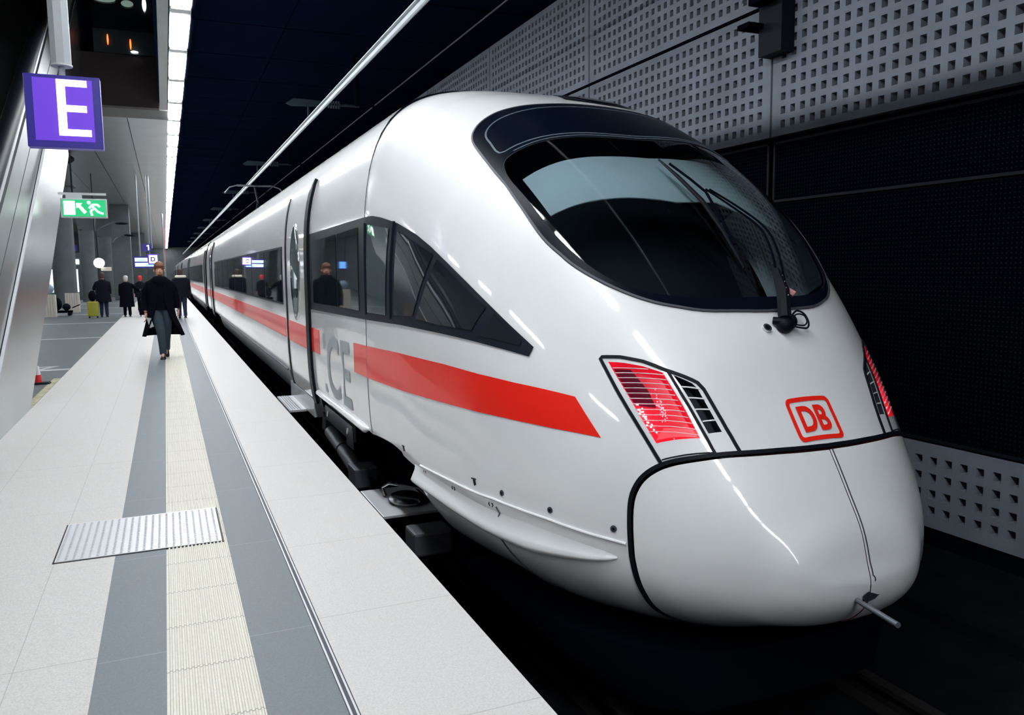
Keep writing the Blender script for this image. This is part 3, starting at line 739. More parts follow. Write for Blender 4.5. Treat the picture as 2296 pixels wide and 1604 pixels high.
# wiper
wp = empty('windscreen_wiper'); wp.parent = train
def W(x, y, o): q, p = UVT(x, y); a_ = np.array([q]); b_ = np.array([p]); return tuple((SP(a_, b_) + SN(a_, b_)*o)[0])
mb = MB(); mb.tube([W(-.042, 4.33, .02), W(-.03, 4.15, .03), W(.0, 3.95, .035), W(.0, 3.75, .03), W(-.006, 3.55, .02)], [.006, .012, .014, .012, .006], 8); mb.build('blade', M['rubber'], wp, True)
mb = MB(); mb.tube([W(-.035, 4.24, .05), W(.0, 4.08, .065), W(.03, 3.98, .07), W(.02, 3.85, .06), W(.0, 3.66, .045)], .008, 8); mb.build('blade_carrier', M['dark'], wp, True)
for dx in (-.022, .022):
    mb = MB(); mb.tube(catmull([W(.045+dx*.6, 3.99, .08), W(.13+dx, 3.85, .095), W(.205+dx, 3.735, .10), W(.19+dx, 3.62, .10), W(.13+dx, 3.48, .09), W(.06+dx, 3.34, .07)], 4, False), .006, 8); mb.build('arm', M['dark'], wp, True)
mb = MB(); mb.tube([W(.12, 3.50, .085), W(.09, 3.40, .08), W(.03, 3.29, .05)], [.022, .036, .036], 8); mb.build('arm_base', M['rubber'], wp, True)
for k, (x_, y_) in enumerate(((.125,3.455),(.115,3.425),(.10,3.395),(.085,3.36))):
    MB().sphere(W(x_ - .02, y_, .118), .004, 6, 4).build('rivet', M['chrome'], wp)
mb = MB(); mb.tube([W(.105, 3.425, .08), W(.145, 3.385, .085)], [.012, .018], 6); mb.build('red_tape', mat('faded_red_tape', (.55, .25, .26), .6), wp)
mb = MB(); mb.sphere(W(.035, 3.275, .03), (.050, .04, .045), 12, 8); mb.sphere(W(.075, 3.285, .035), (.035, .03, .04), 10, 8); mb.tube([W(-.02, 3.30, .02), W(.02, 3.28, .05)], .02, 8); mb.build('wiper_motor', M['rubber'], wp, True)
mb = MB(); mb.tube(catmull([W(.06,3.29,.05), W(.11,3.315,.07), W(.165,3.31,.06), W(.175,3.28,.05), W(.14,3.255,.05), W(.08,3.26,.045)], 5, False), .005, 8); mb.tube(catmull([W(.055,3.285,.05), W(.10,3.30,.07), W(.15,3.30,.065), W(.16,3.28,.055), W(.13,3.265,.05), W(.08,3.27,.045)], 5, False), .004, 8); mb.build('cable_loop', M['rubber'], wp, True)
c = W(-.069, 3.277, 0); c2 = W(-.069, 3.277, .015)
mb = MB(); mb.tube([c, c2], .024, 16); mb.build('washer_nozzle', M['chrome'], train, True)
MB().tube([W(-.069, 3.277, .012), W(-.069, 3.277, .017)], .015, 12).build('nozzle_bore', M['rubber'], train)

# ------------------------------------------------------------------ carriage bodies
def prof(zlow=1.0, sc=1.0, n=30):
    q = np.array(3.0); ph = abs(UV(-1.43, 11.6, zlow)[1]); ps = np.linspace(-ph, ph, 2*n+1)
    P = SP(np.full(ps.shape, 3.0), ps); N = SN(np.full(ps.shape, 3.0), ps)
    return P, N
def side_pt(y, z, off=0., sg=-1):
    q = 3.0; p = UV(sg*1.43, 11.62, z)[1]; a_ = np.array([q]); b_ = np.array([p]); P = (SP(a_, b_) + SN(a_, b_)*off)[0]; return (P[0], y, P[2])
def body_shell(name, y0, y1, m, parent, zlow=1.0, sc=1.0, caps=True):
    P, N = prof(zlow); ys = np.linspace(y0, y1, 3); v = []; nn = []; f = []; n = len(P)
    for y in ys:
        for i in range(n): v.append((XC + (P[i][0]-XC)*sc, y, 1.9 + (P[i][2]-1.9)*sc)); nn.append((N[i][0], 0, N[i][2]))
    for k in range(len(ys)-1):
        for i in range(n-1): f.append((k*n+i, k*n+i+1, (k+1)*n+i+1, (k+1)*n+i))
    o = link(name, v, f, m, parent, True, nn)
    if caps:
        for y in (y0, y1):
            link('end_wall', [(XC + (p[0]-XC)*sc*.999, y, 1.9 + (p[2]-1.9)*sc*.999) for p in P], [tuple(range(n))], M['dark'], parent)
    return o
def side_strip(name, y0, y1, z0, z1, m, parent, off, sg=-1, nz=None, round_=0):
    """rectangular patch on the straight car side"""
    nz = nz or max(2, int((z1-z0)/.08)); v = []; f = []
    for y in (y0, y1):
        for z in np.linspace(z0, z1, nz): v.append(side_pt(y, z, off, sg))
    for i in range(nz-1): f.append((i, i+1, nz+i+1, nz+i))
    n = len(v)
    for y in (y0, y1):
        for z in np.linspace(z0, z1, nz): v.append(side_pt(y, z, 0, sg))
    for i in range(nz-1): f += [(i, i+1, n+i+1, n+i), (nz+i, nz+i+1, n+nz+i+1, n+nz+i)]
    f += [(0, nz, n+nz, n), (nz-1, 2*nz-1, n+2*nz-1, n+nz-1)]
    mb = MB().add(v, f); return mb.build(name, m, parent, True, sharp=50)
def seal(name, pts, parent, wd=.06, th=.03, sg=-1, m='rubber'):
    """bent rubber profile running up the side: pts (y, z)"""
    mb = MB(); rg = []
    for y, z, w_ in pts:
        a = side_pt(y - w_/2, z, -.002, sg); b_ = side_pt(y - w_/2, z, th, sg); c_ = side_pt(y + w_/2, z, th, sg); d_ = side_pt(y + w_/2, z, -.002, sg); rg.append([a, b_, c_, d_])
    return mb.rings(rg).build(name, M[m], parent)
def door(parent, yc, wd, sg=-1):
    d = empty('entrance_door'); d.parent = parent
    side_strip('door_leaf', yc - wd/2, yc + wd/2, .88, 3.40, M['white'], d, .012, sg)
    n = 32; 
    def oval(ry, rz, off): return [side_pt(yc + ry*math.cos(2*PI*k/n), 2.38 + rz*math.sin(2*PI*k/n), off, sg) for k in range(n)]
    MB().rings([oval(.36, .60, .010), oval(.35, .59, .024)], False, True).build('window_rim', M['chrome'], d)
    MB().rings([oval(.32, .56, .020), oval(.315, .555, .028)], False, True).build('door_window', M['sideglass_light'], d)
    side_strip('door_stripe', yc - wd/2, yc + wd/2, 1.49, 1.75, M['red'], d, .016, sg)
    zz = list(np.linspace(.85, 3.3, 22))
    seal('front_seal', [(yc - wd/2 - .12 - max(0, z-3.0)*.1, z, .20) for z in zz] + [(yc - wd/2 - .18, 3.42, .12), (yc - wd/2 - .22, 3.52, .04)], d, sg=sg)
    seal('rear_seal', [(yc + wd/2 + .03, z, .10) for z in zz] + [(yc + wd/2 + .03, 3.42, .03)], d, th=.022, sg=sg)
    return d
def window_row(parent, y0, y1, n, sg=-1, z0=1.93, z1=2.72):
    side_strip('window_band', y0, y1, z0, z1, M['winframe'], parent, .006, sg)
    L = (y1 - y0) / n
    for i in range(n):
        side_strip('window_pane', y0 + i*L + .05, y0 + (i+1)*L - .05, z0 + .03, z1 - .03, M['sideglass'], parent, .010, sg)
coach = train
body_shell('carriage_body', 6.425, 33.2, M['white'], coach, 1.03)
mb = MB(); 
zz = np.linspace(1.04, 3.3, 26); ribbon(mb, [UV(-1.43 if z < 2.8 else -1.3, 6.42, z) for z in zz] + [UV(-1.1, 6.42, 3.62), UV(-.6, 6.42, 3.81), UV(0, 6.42, 3.85), UV(.6, 6.42, 3.81), UV(1.1, 6.42, 3.62)], .010, .003); mb.build('cab_joint', M['grime'], coach)
window_row(coach, 11.35, 27.8, 8)
side_strip('red_stripe', 8.62, 9.16, 1.495, 1.755, M['red'], coach, .004)
side_strip('red_stripe', 11.2, 33.2, 1.495, 1.755, M['red'], coach, .004)
door(coach, 10.1, 1.55); door(coach, 29.9, 1.1)
body_shell('side_skirt', 11.3, 26.5, M['grey_paint'], coach, .55, .992, True)
body_shell('side_skirt', 9.0, 11.2, M['grey_paint'], coach, .80, .990, True)
mb = MB(); mb.tube([side_pt(y, .995 + .03, .012) for y in (11.3, 26.5)], .012, 8); mb.build('sill_rail', M['grime'], coach, True)
mb = MB(); mb.tube([side_pt(8.95, 1.045, 0), side_pt(8.88, 1.035, .012), side_pt(7.7, 1.035, .012), side_pt(6.62, 1.035, .012), side_pt(6.52, 1.05, .0)], [.01, .032, .034, .032, .01], 10); mb.build('sill_rail', M['white'], coach, True)
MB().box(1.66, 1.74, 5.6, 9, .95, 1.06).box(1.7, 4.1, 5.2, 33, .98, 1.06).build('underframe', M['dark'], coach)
# train number line above the windows
v, f, (tw, th) = text_mesh('DB BAHN', .10, 0)
MB().add([side_pt(11.85 - p[0], 2.93 + p[1], .004) for p in v], f).build('side_lettering', M['ice_grey'], coach)
v, f, (tw, th) = text_mesh('ICE', .8, .012)
MB().add([side_pt(7.76 - p[0]*1.32/tw, 1.43 + p[1]*.64/th, .004) for p in v], f).build('type_lettering', M['ice_grey'], coach)
# step below the door
st = empty('entrance_step'); st.parent = coach
MB().box(1.30, 1.62, 9.9, 11.1, .675, .705).build('tread', M['plate'], st, bevel=.004)
mb = MB()
for i in range(5): mb.box(1.305 + i*.03, 1.315 + i*.03, 9.92, 11.08, .705, .710)
mb.build('tread_ribs', M['steel'], st)
mb = MB(); mb.tube([(1.45, 10.1, .67), (1.62, 10.1, .50)], .015, 8); mb.tube([(1.45, 10.9, .67), (1.62, 10.9, .50)], .015, 8); mb.build('bracket', M['grime'], st)
MB().box(1.50, 1.62, 9.3, 11.2, .70, .90).build('step_box', M['grey_paint'], st)
# bogie and gear in the cut-out
bg_ = empty('front_bogie'); bg_.parent = coach
MB().box(1.95, 3.85, 5.3, 9.2, .45, .75).box(1.9, 2.05, 5.2, 9.3, .35, .8).box(3.75, 3.9, 5.2, 9.3, .35, .8).build('bogie_frame', M['dark'], bg_)
for y_ in (6.1, 8.7):
    for sx in (-1, 1):
        MB().tube([(XC + sx*.70, y_, .44), (XC + sx*.835, y_, .44)], .44, 28).build('wheel', M['grime'], bg_, True)
    MB().tube([(XC - .7, y_, .44), (XC + .7, y_, .44)], .08, 12).build('axle', M['dark'], bg_, True)
mb = MB(); mb.tube([(1.60, 8.85, .60), (1.60, 8.1, .53), (1.60, 7.5, .46)], .075, 18); mb.build('damper', M['steel'], bg_, True)
MB().tube([(1.60, 8.2, .54), (1.60, 8.17, .537)], .079, 18).build('damper_band', M['rubber'], bg_, True)
mb = MB(); mb.prism([(1.50, .38), (1.72, .38), (1.72, .56), (1.50, .56)], 1, 7.2, 7.5); mb.build('damper_mount', M['grime'], bg_, bevel=.01)
mb = MB(); mb.prism([(8.9, .60), (9.15, .60), (9.05, .80), (8.9, .74)], 0, 1.55, 1.66); mb.build('damper_bracket', M['grime'], bg_)
mb = MB(); mb.box(1.56, 1.60, 7.55, 8.95, .74, .90); mb.box(1.555, 1.565, 7.5, 7.8, .68, .86); mb.build('cover_plate', M['steel'], bg_, bevel=.008)
for y_ in (7.7, 8.75): MB().tube([(1.55, y_, .80), (1.556, y_, .86)], .012, 8).build('clamp', M['chrome'], bg_)
mb = MB(); mb.box(1.45, 1.95, 5.95, 6.75, .46, .485); mb.build('sandbox_plate', M['plate'], bg_, bevel=.005)
n_ = 24; rgA = [[(1.72 + r_*math.cos(2*PI*k/n_), 6.25 + r_*1.3*math.sin(2*PI*k/n_), z_) for k in range(n_)] for r_, z_ in ((.13,.50),(.145,.52),(.13,.54),(.11,.55))]
MB().rings(rgA).build('filler_lid', M['chrome'], bg_, True)
mb = MB(); mb.tube([(1.60,6.45,.50),(1.58,6.48,.57),(1.62,6.40,.62),(1.80,6.15,.62),(1.86,6.08,.56)], .012, 8); mb.build('lid_handle', M['chrome'], bg_, True)
MB().box(1.55, 1.85, 5.45, 5.7, .30, .48).build('equipment_box', M['grime'], bg_, bevel=.02)
mb = MB()
for k in range(8): mb.box(1.88, 1.93, 6.6, 7.2, .5 + k*.06, .53 + k*.06)
mb.build('spring_pack', M['dark'], bg_)
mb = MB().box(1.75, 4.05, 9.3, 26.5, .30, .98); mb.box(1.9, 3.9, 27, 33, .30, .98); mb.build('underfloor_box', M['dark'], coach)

# intermediate carriages
def make_car():
    r = empty('middle_carriage', (0, 34.2, 0), 'white middle carriage with red stripe behind the head carriage', 'train carriage', 'middle carriages behind the head carriage')
    Lc = 24.4
    body_shell('carriage_body', 0, Lc, M['white'], r, 1.0)
    body_shell('side_skirt', 3.5, Lc-3.5, M['grey_paint'], r, .55, .992, True)
    side_strip('window_band', 2.6, Lc-2.6, 1.93, 2.72, M['winframe'], r, .006)
    side_strip('window_pane', 2.7, Lc-2.7, 1.97, 2.68, M['sideglass'], r, .010)
    side_strip('red_stripe', .05, Lc-.05, 1.495, 1.755, M['red'], r, .004)
    for y_ in (1.3, Lc - 1.3):
        side_strip('door_leaf', y_-.55, y_+.55, .9, 3.3, M['white'], r, .012)
        zz = list(np.linspace(.85, 3.35, 18))
        seal('door_seal', [(y_ - .62, z, .10) for z in zz], r)
    body_shell('gangway_bellows', -1.0, 0, M['rubber'], r, .9, .97)
    MB().box(1.9, 3.9, .2, Lc-.2, .3, .98).build('underfloor_box', M['dark'], r)
    return r
car = make_car()
nms = ['nearest middle carriage, next behind the head carriage', 'second middle carriage, beyond the nearest one', 'third middle carriage, farther along the train', 'fourth middle carriage, second from the far end', 'last and farthest carriage of the train']
for i in range(5):
    c = car if i == 0 else copy_tree(car)
    c.location = (0, 34.2 + i*25.4, 0); c['label'] = 'white red-striped carriage, ' + nms[i]

# pantograph on the roof
pg = empty('pantograph', (XC, 28.2, 3.86), 'dark pantograph raised from the carriage roof to the overhead rail', 'pantograph')
mb = MB(); mb.box(-.6, .6, -1.0, 1.0, 0, .08); mb.build('base', M['dark'], pg)
mb = MB(); mb.tube([(0, .9, .1), (0, -.6, .75)], .04, 8); mb.build('lower_arm', M['bracket'], pg, True)
mb = MB(); mb.tube([(0, -.6, .75), (0, .2, 1.30)], .03, 8); mb.build('upper_arm', M['bracket'], pg, True)
mb = MB(); mb.tube([(-.95,.2,1.12),(-.8,.2,1.30),(-.55,.2,1.38),(.55,.2,1.38),(.8,.2,1.30),(.95,.2,1.12)], .022, 8); mb.tube([(-.55,.42,1.38),(.55,.42,1.38)], .02, 8); mb.build('contact_head', M['steel'], pg, True)

# overhead conductor rail with its brackets
mb = MB(); poly = [(-.045,.11),(.045,.11),(.045,.095),(.012,.085),(.018,.02),(.008,0),(-.008,0),(-.018,.02),(-.012,.085),(-.045,.095)]
mb.prism([(XC-.12 + a, 5.28 + b) for a, b in poly], 1, YB, 140)
o = mb.build('overhead_conductor_rail', M['alu']); setmeta(o, 'long bright aluminium conductor rail hung above the train roof', 'conductor rail')
o2 = MB(); 
for k in range(4): 
    for dx in (-.025, .025): o2.tube([(XC-.12+dx, 9.3 + k*.12, 5.372), (XC-.12+dx, 9.3 + k*.12, 5.395)], .01, 6)
ob = o2.build('joint_bolts', M['dark'], o)
br0 = None
for i in range(9):
    y = 16.6 + 9.6 * i
    if br0 is None:
        br0 = empty('conductor_rail_bracket', (XC, y, 5.4), None, 'bracket', 'brackets holding the overhead rail')
        MB().tube([(-.12, 0, .02), (-.12, 0, .35)], .02, 8).build('clamp', M['bracket'], br0)
        mb = MB(); mb.prism([(-.55, .26), (-.45, .22), (.25, .24), (.25, .34), (-.4, .36)], 1, -.04, .04); mb.build('arm', M['bracket'], br0)
        mb = MB()
        for k in range(5): mb.tube([(.28 + k*.05, 0, .29), (.30 + k*.05, 0, .29)], .075, 12)
        mb.tube([(.25, 0, .29), (.9, 0, .29)], .025, 8); mb.build('insulator', M['bracket'], br0)
        MB().tube([(.85, 0, .29), (.85, 0, 1.3)], .05, 10).build('hanger', M['dark'], br0)
        MB().tube([(.78, 0, .29), (1.7, 0, .34)], .02, 8).build('tie_rod', M['dark'], br0)
        b_ = br0
    else: b_ = copy_tree(br0)
    b_.location = (XC, y, 5.4); b_['label'] = 'dark insulated bracket holding the overhead conductor rail, ' + ['nearest to the viewer', 'second along the rail', 'third along the rail', 'fourth along the rail', 'fifth along the rail', 'sixth along the rail', 'seventh along the rail', 'eighth along the rail', 'farthest away'][i]
# second thin wire near the wall
o = MB().tube([(4.45, YB, 6.0), (4.45, 140, 6.0)], .012, 6).build('return_wire', M['grime']); setmeta(o, 'thin dark wire under the ceiling between conductor rail and wall', 'wire')
# dark bracket box on the wall with a chain
wb = empty('wall_bracket', (XW, 6.8, 4.55), 'dark box-shaped bracket hung on the perforated wall at the top right', 'bracket')
mb = MB(); mb.prism([(-.17, 0), (.0, 0), (.0, 2.0), (-.17, 2.0)], 1, -.17, .17); mb.build('column_box', M['hole_dark'], wb)
MB().box(-.32, 0, -.12, .16, .5, 2.0).build('upper_box', M['dark'], wb)
MB().box(-.36, -.05, .1, .28, .28, .33).build('shelf', M['dark'], wb)
mb = MB()
for k in range(14):
    z_ = .52 + k*.06; a = .018; dx, dy = ((a, 0) if k % 2 else (0, a))
    mb.tube([(-.36 - dx, .2 - dy, z_), (-.36, .2, z_+.035), (-.36 + dx, .2 + dy, z_), (-.36, .2, z_-.03), (-.36 - dx, .2 - dy, z_)], .008, 6)
o = mb.build('hanging_chain', M['chrome'], None, True); o.location = (XW, 6.8, 4.55); setmeta(o, 'short bright link chain hanging in front of the dark wall bracket', 'chain')

# ------------------------------------------------------------------ platform furniture
# chequer plate
cp = empty('floor_cover_plate', (-.215, 5.405, PZ), 'galvanised chequer-plate cover lying across the tactile strip', 'cover plate')
MB().box(-.445, .445, -.375, .375, -.01, .006).build('plate', M['plate'], cp)
mb = MB()
for i in range(22):
    for j in range(26):
        x = -.43 + i*.0405; y = -.36 + j*.028; s = 1
        mb.add([(x-.010, y-.004, .006), (x+.010, y+.006, .006), (x+.010, y+.011, .006), (x-.010, y+.001, .006), (x, y+.0035, .011)], [(0,1,4), (1,2,4), (2,3,4), (3,0,4)])
mb.build('tread_pattern', M['plate'], cp)
mb = MB(); mb.box(-.455, -.445, -.38, .38, -.01, .002); mb.box(.445, .455, -.38, .38, -.01, .002); mb.box(-.455, .455, -.385, -.375, -.01, .002); mb.build('frame_gap', M['rubber'], cp)

# sign E
sg_ = empty('sector_sign', (-.715, 8.0, 3.75), 'purple illuminated sector sign with a white letter E on a pole', 'sign')
MB().box(-.285, .285, -.07, .07, -.30, .30).build('sign_case', M['navy'], sg_, bevel=.006)
MB().box(-.222, .225, -.074, -.06, -.245, .27).build('lit_panel', M['purple'], sg_)
mb = MB()
for x0, x1, z0, z1 in ((-.045,.02,-.20,.265),(.0,.20,-.20,-.145),(.0,.175,.0,.055),(.0,.185,.21,.265)): mb.box(x0, x1, -.080, -.072, z0, z1)
mb.build('letter', M['signwhite'], sg_)
mb = MB(); mb.cyl((0, 0), .025, .30, .40, 12); mb.build('pole_neck', M['housing'], sg_, True)
mb = MB(); mb.cyl((0, 0), .085, .385, .40, 20); mb.build('pole_flange', M['housing'], sg_, True)
mb = MB(); mb.prism([(-.075, -.03), (-.03, -.075), (.03, -.075), (.075, -.03), (.075, .03), (.03, .075), (-.03, .075), (-.075, .03)], 2, .40, 2.9); mb.build('pole', M['grey_paint'], sg_)
# exit sign
ex = empty('exit_sign', (-1.08, 14.0, 3.37), 'green illuminated emergency exit sign with running figure, arrow and door', 'sign')
MB().box(-.315, .315, -.05, .05, -.145, .145).build('sign_case', M['housing'], ex, bevel=.006)
MB().box(-.295, .295, -.056, -.045, -.125, .125).build('lit_panel', M['green'], ex)
mb = MB(); mb.box(-.27, -.12, -.062, -.055, -.10, .105)
mb.add([(x, -.062, z) for x, z in ((-.10,.075),(-.02,.075),(-.045,.045),(.035,-.055),(.0,-.085),(-.075,.015),(-.10,.0))], [tuple(range(7))])
mb.tube([(.07, -.06, .085), (.07, -.064, .085)], .025, 12)
for a, b_ in (((.10,.055),(.14,.0)),((.14,.0),(.09,-.04)),((.09,-.04),(.105,-.11)),((.14,.0),(.19,-.055)),((.19,-.055),(.26,-.08)),((.11,.05),(.07,.0)),((.12,.055),(.19,.055)),((.19,.055),(.215,.02))):
    mb.tube([(a[0], -.06, a[1]), (b_[0], -.06, b_[1])], .014, 8)
mb.build('pictogram', M['signwhite'], ex)
MB().box(-.34, .31, -.02, .02, .20, .235).box(-.24, -.02, -.02, .02, .145, .2).build('mounting_bar', M['housing'], ex)
mb = MB(); mb.tube([(-.15, .0, .235), (-.15, .0, 3.1)], .012, 8); mb.build('hanger', M['darkrim'], ex)

# escalator
es = empty('escalator', (-1.58, 11.1, PZ), 'stainless-clad escalator rising to the upper level at the left edge', 'escalator')
S_ = .59
def zA(y): return max(0, (y) * .577)
def poly_es(lo, hi, y0=-3.5, y1=14):
    return [(y, lo(y)) for y in (y0, 0, y1)] + [(y, hi(y)) for y in (y1, y0)]
B_ = lambda y: 2.75 - PZ + S_*(y - .6); C_ = lambda y: 3.17 - PZ + S_*(y - .3); D_ = lambda y: C_(y) + .50
lowA = lambda y: 0 if y <= 0 else y*.577
def es_panel(name, lo, hi, x0, x1, m, y0=-3.0, y1=16):
    ys = [y0, -2.2, -1.2, 0, 1.5, 3, 6, 9, 12, y1]; n = len(ys)
    v = []; f = []
    for x in (x0, x1):
        for y in ys: v += [(x, y, max(lo(y), 0)), (x, y, max(hi(y), lo(y)+.01, .01))]
    for k in range(n-1):
        a = 2*k; f += [(a, a+2, a+3, a+1), (2*n+a, 2*n+a+1, 2*n+a+3, 2*n+a+2), (a, 2*n+a, 2*n+a+2, a+2), (a+1, a+3, 2*n+a+3, 2*n+a+1)]
    f += [(0, 1, 2*n+1, 2*n), (2*n-2, 4*n-2, 4*n-1, 2*n-1)]
    return MB().add(v, f).build(name, m, es)
es_panel('lower_cladding', lowA, B_, -1.2, 0, M['brushed'])
es_panel('edge_profile', B_, lambda y: B_(y)+.03, -.02, .012, M['plate'])
es_panel('middle_cladding', lambda y: B_(y)+.03, C_, -1.2, -.03, M['brushed2'])
es_panel('cladding_joint', C_, lambda y: C_(y)+.03, -.05, -.035, M['rubber'])
es_panel('upper_cladding', lambda y: C_(y)+.03, D_, -1.2, -.03, M['brushed2'])
es_panel('skirt_gap', D_, lambda y: D_(y)+.10, -.10, -.06, M['rubber'])
es_panel('rail_profile', lambda y: D_(y)+.10, lambda y: D_(y)+.17, -.10, -.03, M['plate'])
es_panel('balustrade', lambda y: D_(y)+.17, lambda y: D_(y)+.22, -.12, -.05, M['chrome'])
mb = MB(); mb.tube([(-.08, y, D_(y)+.38) for y in (-3, 0, 8, 16)], .10, 12); mb.build('handrail', M['rubber'], es, True)
# columns and hall elements
def column(x, y, r, label, zcap=4.8, rect=None):
    c = empty('concrete_column', (x, y, PZ), label, 'column', 'concrete columns of the platform hall')
    if rect: MB().box(-rect[0], rect[0], -rect[1], rect[1], 0, 6.5 - PZ).build('shaft', M['concrete_dark'], c, bevel=.03)
    else:
        MB().cyl((0, 0), r, 0, zcap - PZ, 32).build('shaft', M['concrete_dark'], c, True)
        mb = MB(); a = r*.95; b_ = r*1.35
        mb.rings([[(-a,-a,zcap-PZ),(a,-a,zcap-PZ),(a,a,zcap-PZ),(-a,a,zcap-PZ)], [(-b_,-b_,6.5-PZ),(b_,-b_,6.5-PZ),(b_,b_,6.5-PZ),(-b_,b_,6.5-PZ)]]); mb.build('capital', M['concrete_dark'], c)
    return c
column(-4.42, 44.0, .50, 'thick round concrete column behind the stacked baggage, nearest the escalator', 6.45)
column(-4.02, 52.6, .43, 'slimmer round concrete column between the baggage and the woman with the yellow suitcase', 4.9)
column(-3.62, 62, .50, 'round concrete column behind the round white lamp', 4.9)
column(-2.35, 55.0, .5, 'square concrete pillar behind the person in the long coat', rect=(.52, .5))
column(-3.0, 62.5, .5, 'dark recessed square concrete pillar between the round column and the wide pillar', rect=(.4, .5))
struct('wall_hall', MB().box(-9.5, -1.75, 92, 92.4, PZ, 6.5), M['concrete_dark'])
# ceiling drops seen between the columns
for i, (x0, x1, y) in enumerate(((-5.2, -3.2, 58), (-4.0, -2.0, 48))):
    pass
o = empty('kiosk', (-5.9, 56, PZ), 'lit kiosk front between the two nearest round columns', 'kiosk')
MB().box(-1.2, 1.2, 0, 2, 0, 2.9).build('cabin', M['concrete_dark'], o)
MB().box(-1.0, 1.0, -.03, 0, .5, 1.9).build('lit_window', M['shop'], o)
MB().box(-1.1, 1.1, -.06, 0, 2.2, 2.5).build('name_band', M['bluewhite'], o)
o = MB().box(-.25, .25, -.04, .04, -.16, .16).build('blue_info_sign', M['navy']); o.location = (-4.35, 42.2, 3.55) if False else (-4.62, 50, 3.78)
MB().tube([(-.1, 0, .16), (-.1, 0, 2.72)], .02, 6).build('hanger', M['darkrim'], o)
setmeta(o, 'dark blue hanging sign with a small white panel beside the slim round column', 'sign'); MB().box(-.1, .12, -.05, -.04, -.08, .09).build('lit_panel', M['signwhite'], o)
MB().box(-.3, .12, -.05, .0, .32, .38).build('lit_edge', M['signwhite'], o)
o = empty('baggage_screen', (-4.35, 36, 2.75), 'small pale blue screen at the edge of the escalator cladding', 'screen')
MB().box(-.16, .16, 0, .05, -.2, .25).build('case', M['navy'], o); MB().box(-.14, .14, -.02, 0, -.15, .2).build('display', M['bluescreen'], o)
MB().tube([(-.1, .03, .25), (-.1, .03, 3.75)], .02, 6).build('hanger', M['darkrim'], o)
# round white lamp
o = empty('round_sign_lamp', (-2.52, 38, 2.82), 'round white glowing lamp disc hung beside the round columns', 'lamp')
mb = MB(); mb.tube([(0, 0, 0), (0, .06, 0)], .21, 28); mb.build('disc', M['signwhite'], o, True); mb = MB(); mb.tube([(-.1, .03, .2), (-.1, .03, 3.7)], .015, 6); mb.build('hanger', M['darkrim'], o)
MB().box(.05, .45, .1, .14, -.33, -.17).build('warm_panel', M['fur'], o)
# departure board, track number, sector sign D
o = empty('departure_board', (-.78, 38, 2.84), 'blue departure display hanging above the platform behind the walking man', 'display')
MB().box(-.42, .42, -.1, .1, -.25, .25).build('case', M['navy'], o, bevel=.01)
MB().box(-.37, .12, -.11, -.1, .03, .18).build('display', M['bluewhite'], o); MB().box(-.37, .37, -.11, -.1, -.18, -.03).build('display', M['bluewhite'], o)
MB().box(.0, .37, -.112, -.108, -.15, -.10).build('display_text', M['bluescreen'], o)
MB().box(-.3, .05, -.112, -.108, .06, .10).build('display_text', M['bluescreen'], o)
mb = MB(); mb.tube([(-.15, 0, .25), (-.15, 0, 3.7)], .03, 8); mb.tube([(.32, 0, .6), (.32, 0, 3.7)], .03, 8); mb.tube([(.22, 0, .25), (.22, 0, 3.7)], .02, 8); mb.build('hanger', M['alu'], o)
t = empty('track_number_sign', (-.66, 37.93, 3.46), 'small dark blue sign with a white 1 above the departure display', 'sign')
MB().box(-.19, .19, -.05, .05, -.16, .16).build('sign_case', M['navy'], t)
mb = MB().box(.05, .09, -.058, -.05, -.11, .11); mb.add([(.05,-.058,.11),(.05,-.058,.07),(-.005,-.058,.045),(-.005,-.058,.075)], [(0,1,2,3)]); mb.build('number', M['signwhite'], t)
t = empty('sector_sign', (-.44, 37.82, 2.96), 'small white-lit sector sign with a dark letter D at the right end of the display', 'sign')
MB().box(-.2, .2, -.05, .05, -.22, .22).build('sign_case', M['purple'], t); MB().box(-.15, .17, -.06, -.05, -.17, .17).build('lit_panel', M['signwhite'], t)
v, f, (tw, th) = text_mesh('D', .26, .01); MB().add([(p[0], -.065, p[1]) for p in v], f).build('letter', M['navy'], t)
# tall thin posts on the platform far away
o = empty('hall_mast', (.02, 60, PZ), 'slender light mast standing far down the platform left of the strip lights', 'mast'); MB().tube([(0, 0, 0), (0, 0, 5.6)], .06, 8).build('pole', M['alu'], o)
mb = MB().box(-.25, -.1, -.03, .03, 1.9, 2.3); mb.build('sign_plate', M['housing'], o)
# red portal beyond
o = MB().box(-.03, .03, 0, .1, 0, 3.2).build('red_banner', M['redhat']); o.location = (.12, 80, 3.35); setmeta(o, 'narrow red banner hanging beside the row of strip lights far away', 'banner')
o = MB().sphere((0, 0, 0), (.30, .30, .16), 18, 8).build('ceiling_loudspeaker', M['dark_cloth'], None, True); o.location = (-2.98, 32.2, 6.34)
setmeta(o, 'dark dome loudspeaker on the metal ceiling just right of the escalator cladding', 'loudspeaker')
for k, (pts_, lb) in enumerate((([(-3.66, 52.5, 4.75), (-3.1, 52.3, 5.10), (-2.5, 52.2, 5.33), (-2.15, 52.1, 5.24)], 'curved lamp arm reaching right from the slim round column'), ([(-2.80, 54.5, 4.25), (-2.5, 54.3, 4.55), (-2.05, 54.2, 4.74), (-1.8, 54.1, 4.65)], 'curved lamp arm in front of the wide square pillar'))):
    a_ = empty('lamp_arm', pts_[0], lb, 'lamp arm', 'curved lamp arms of the hall'); q0 = Vector(pts_[0])
    MB().tube([tuple(Vector(p) - q0) for p in catmull(pts_, 4, False)], .035, 8).build('arm', M['steel'], a_, True)
    e_ = Vector(pts_[-1]) - q0; MB().sphere(tuple(e_), (.35, .2, .07), 12, 6).build('lamp_head', M['dark_cloth'], a_, True)
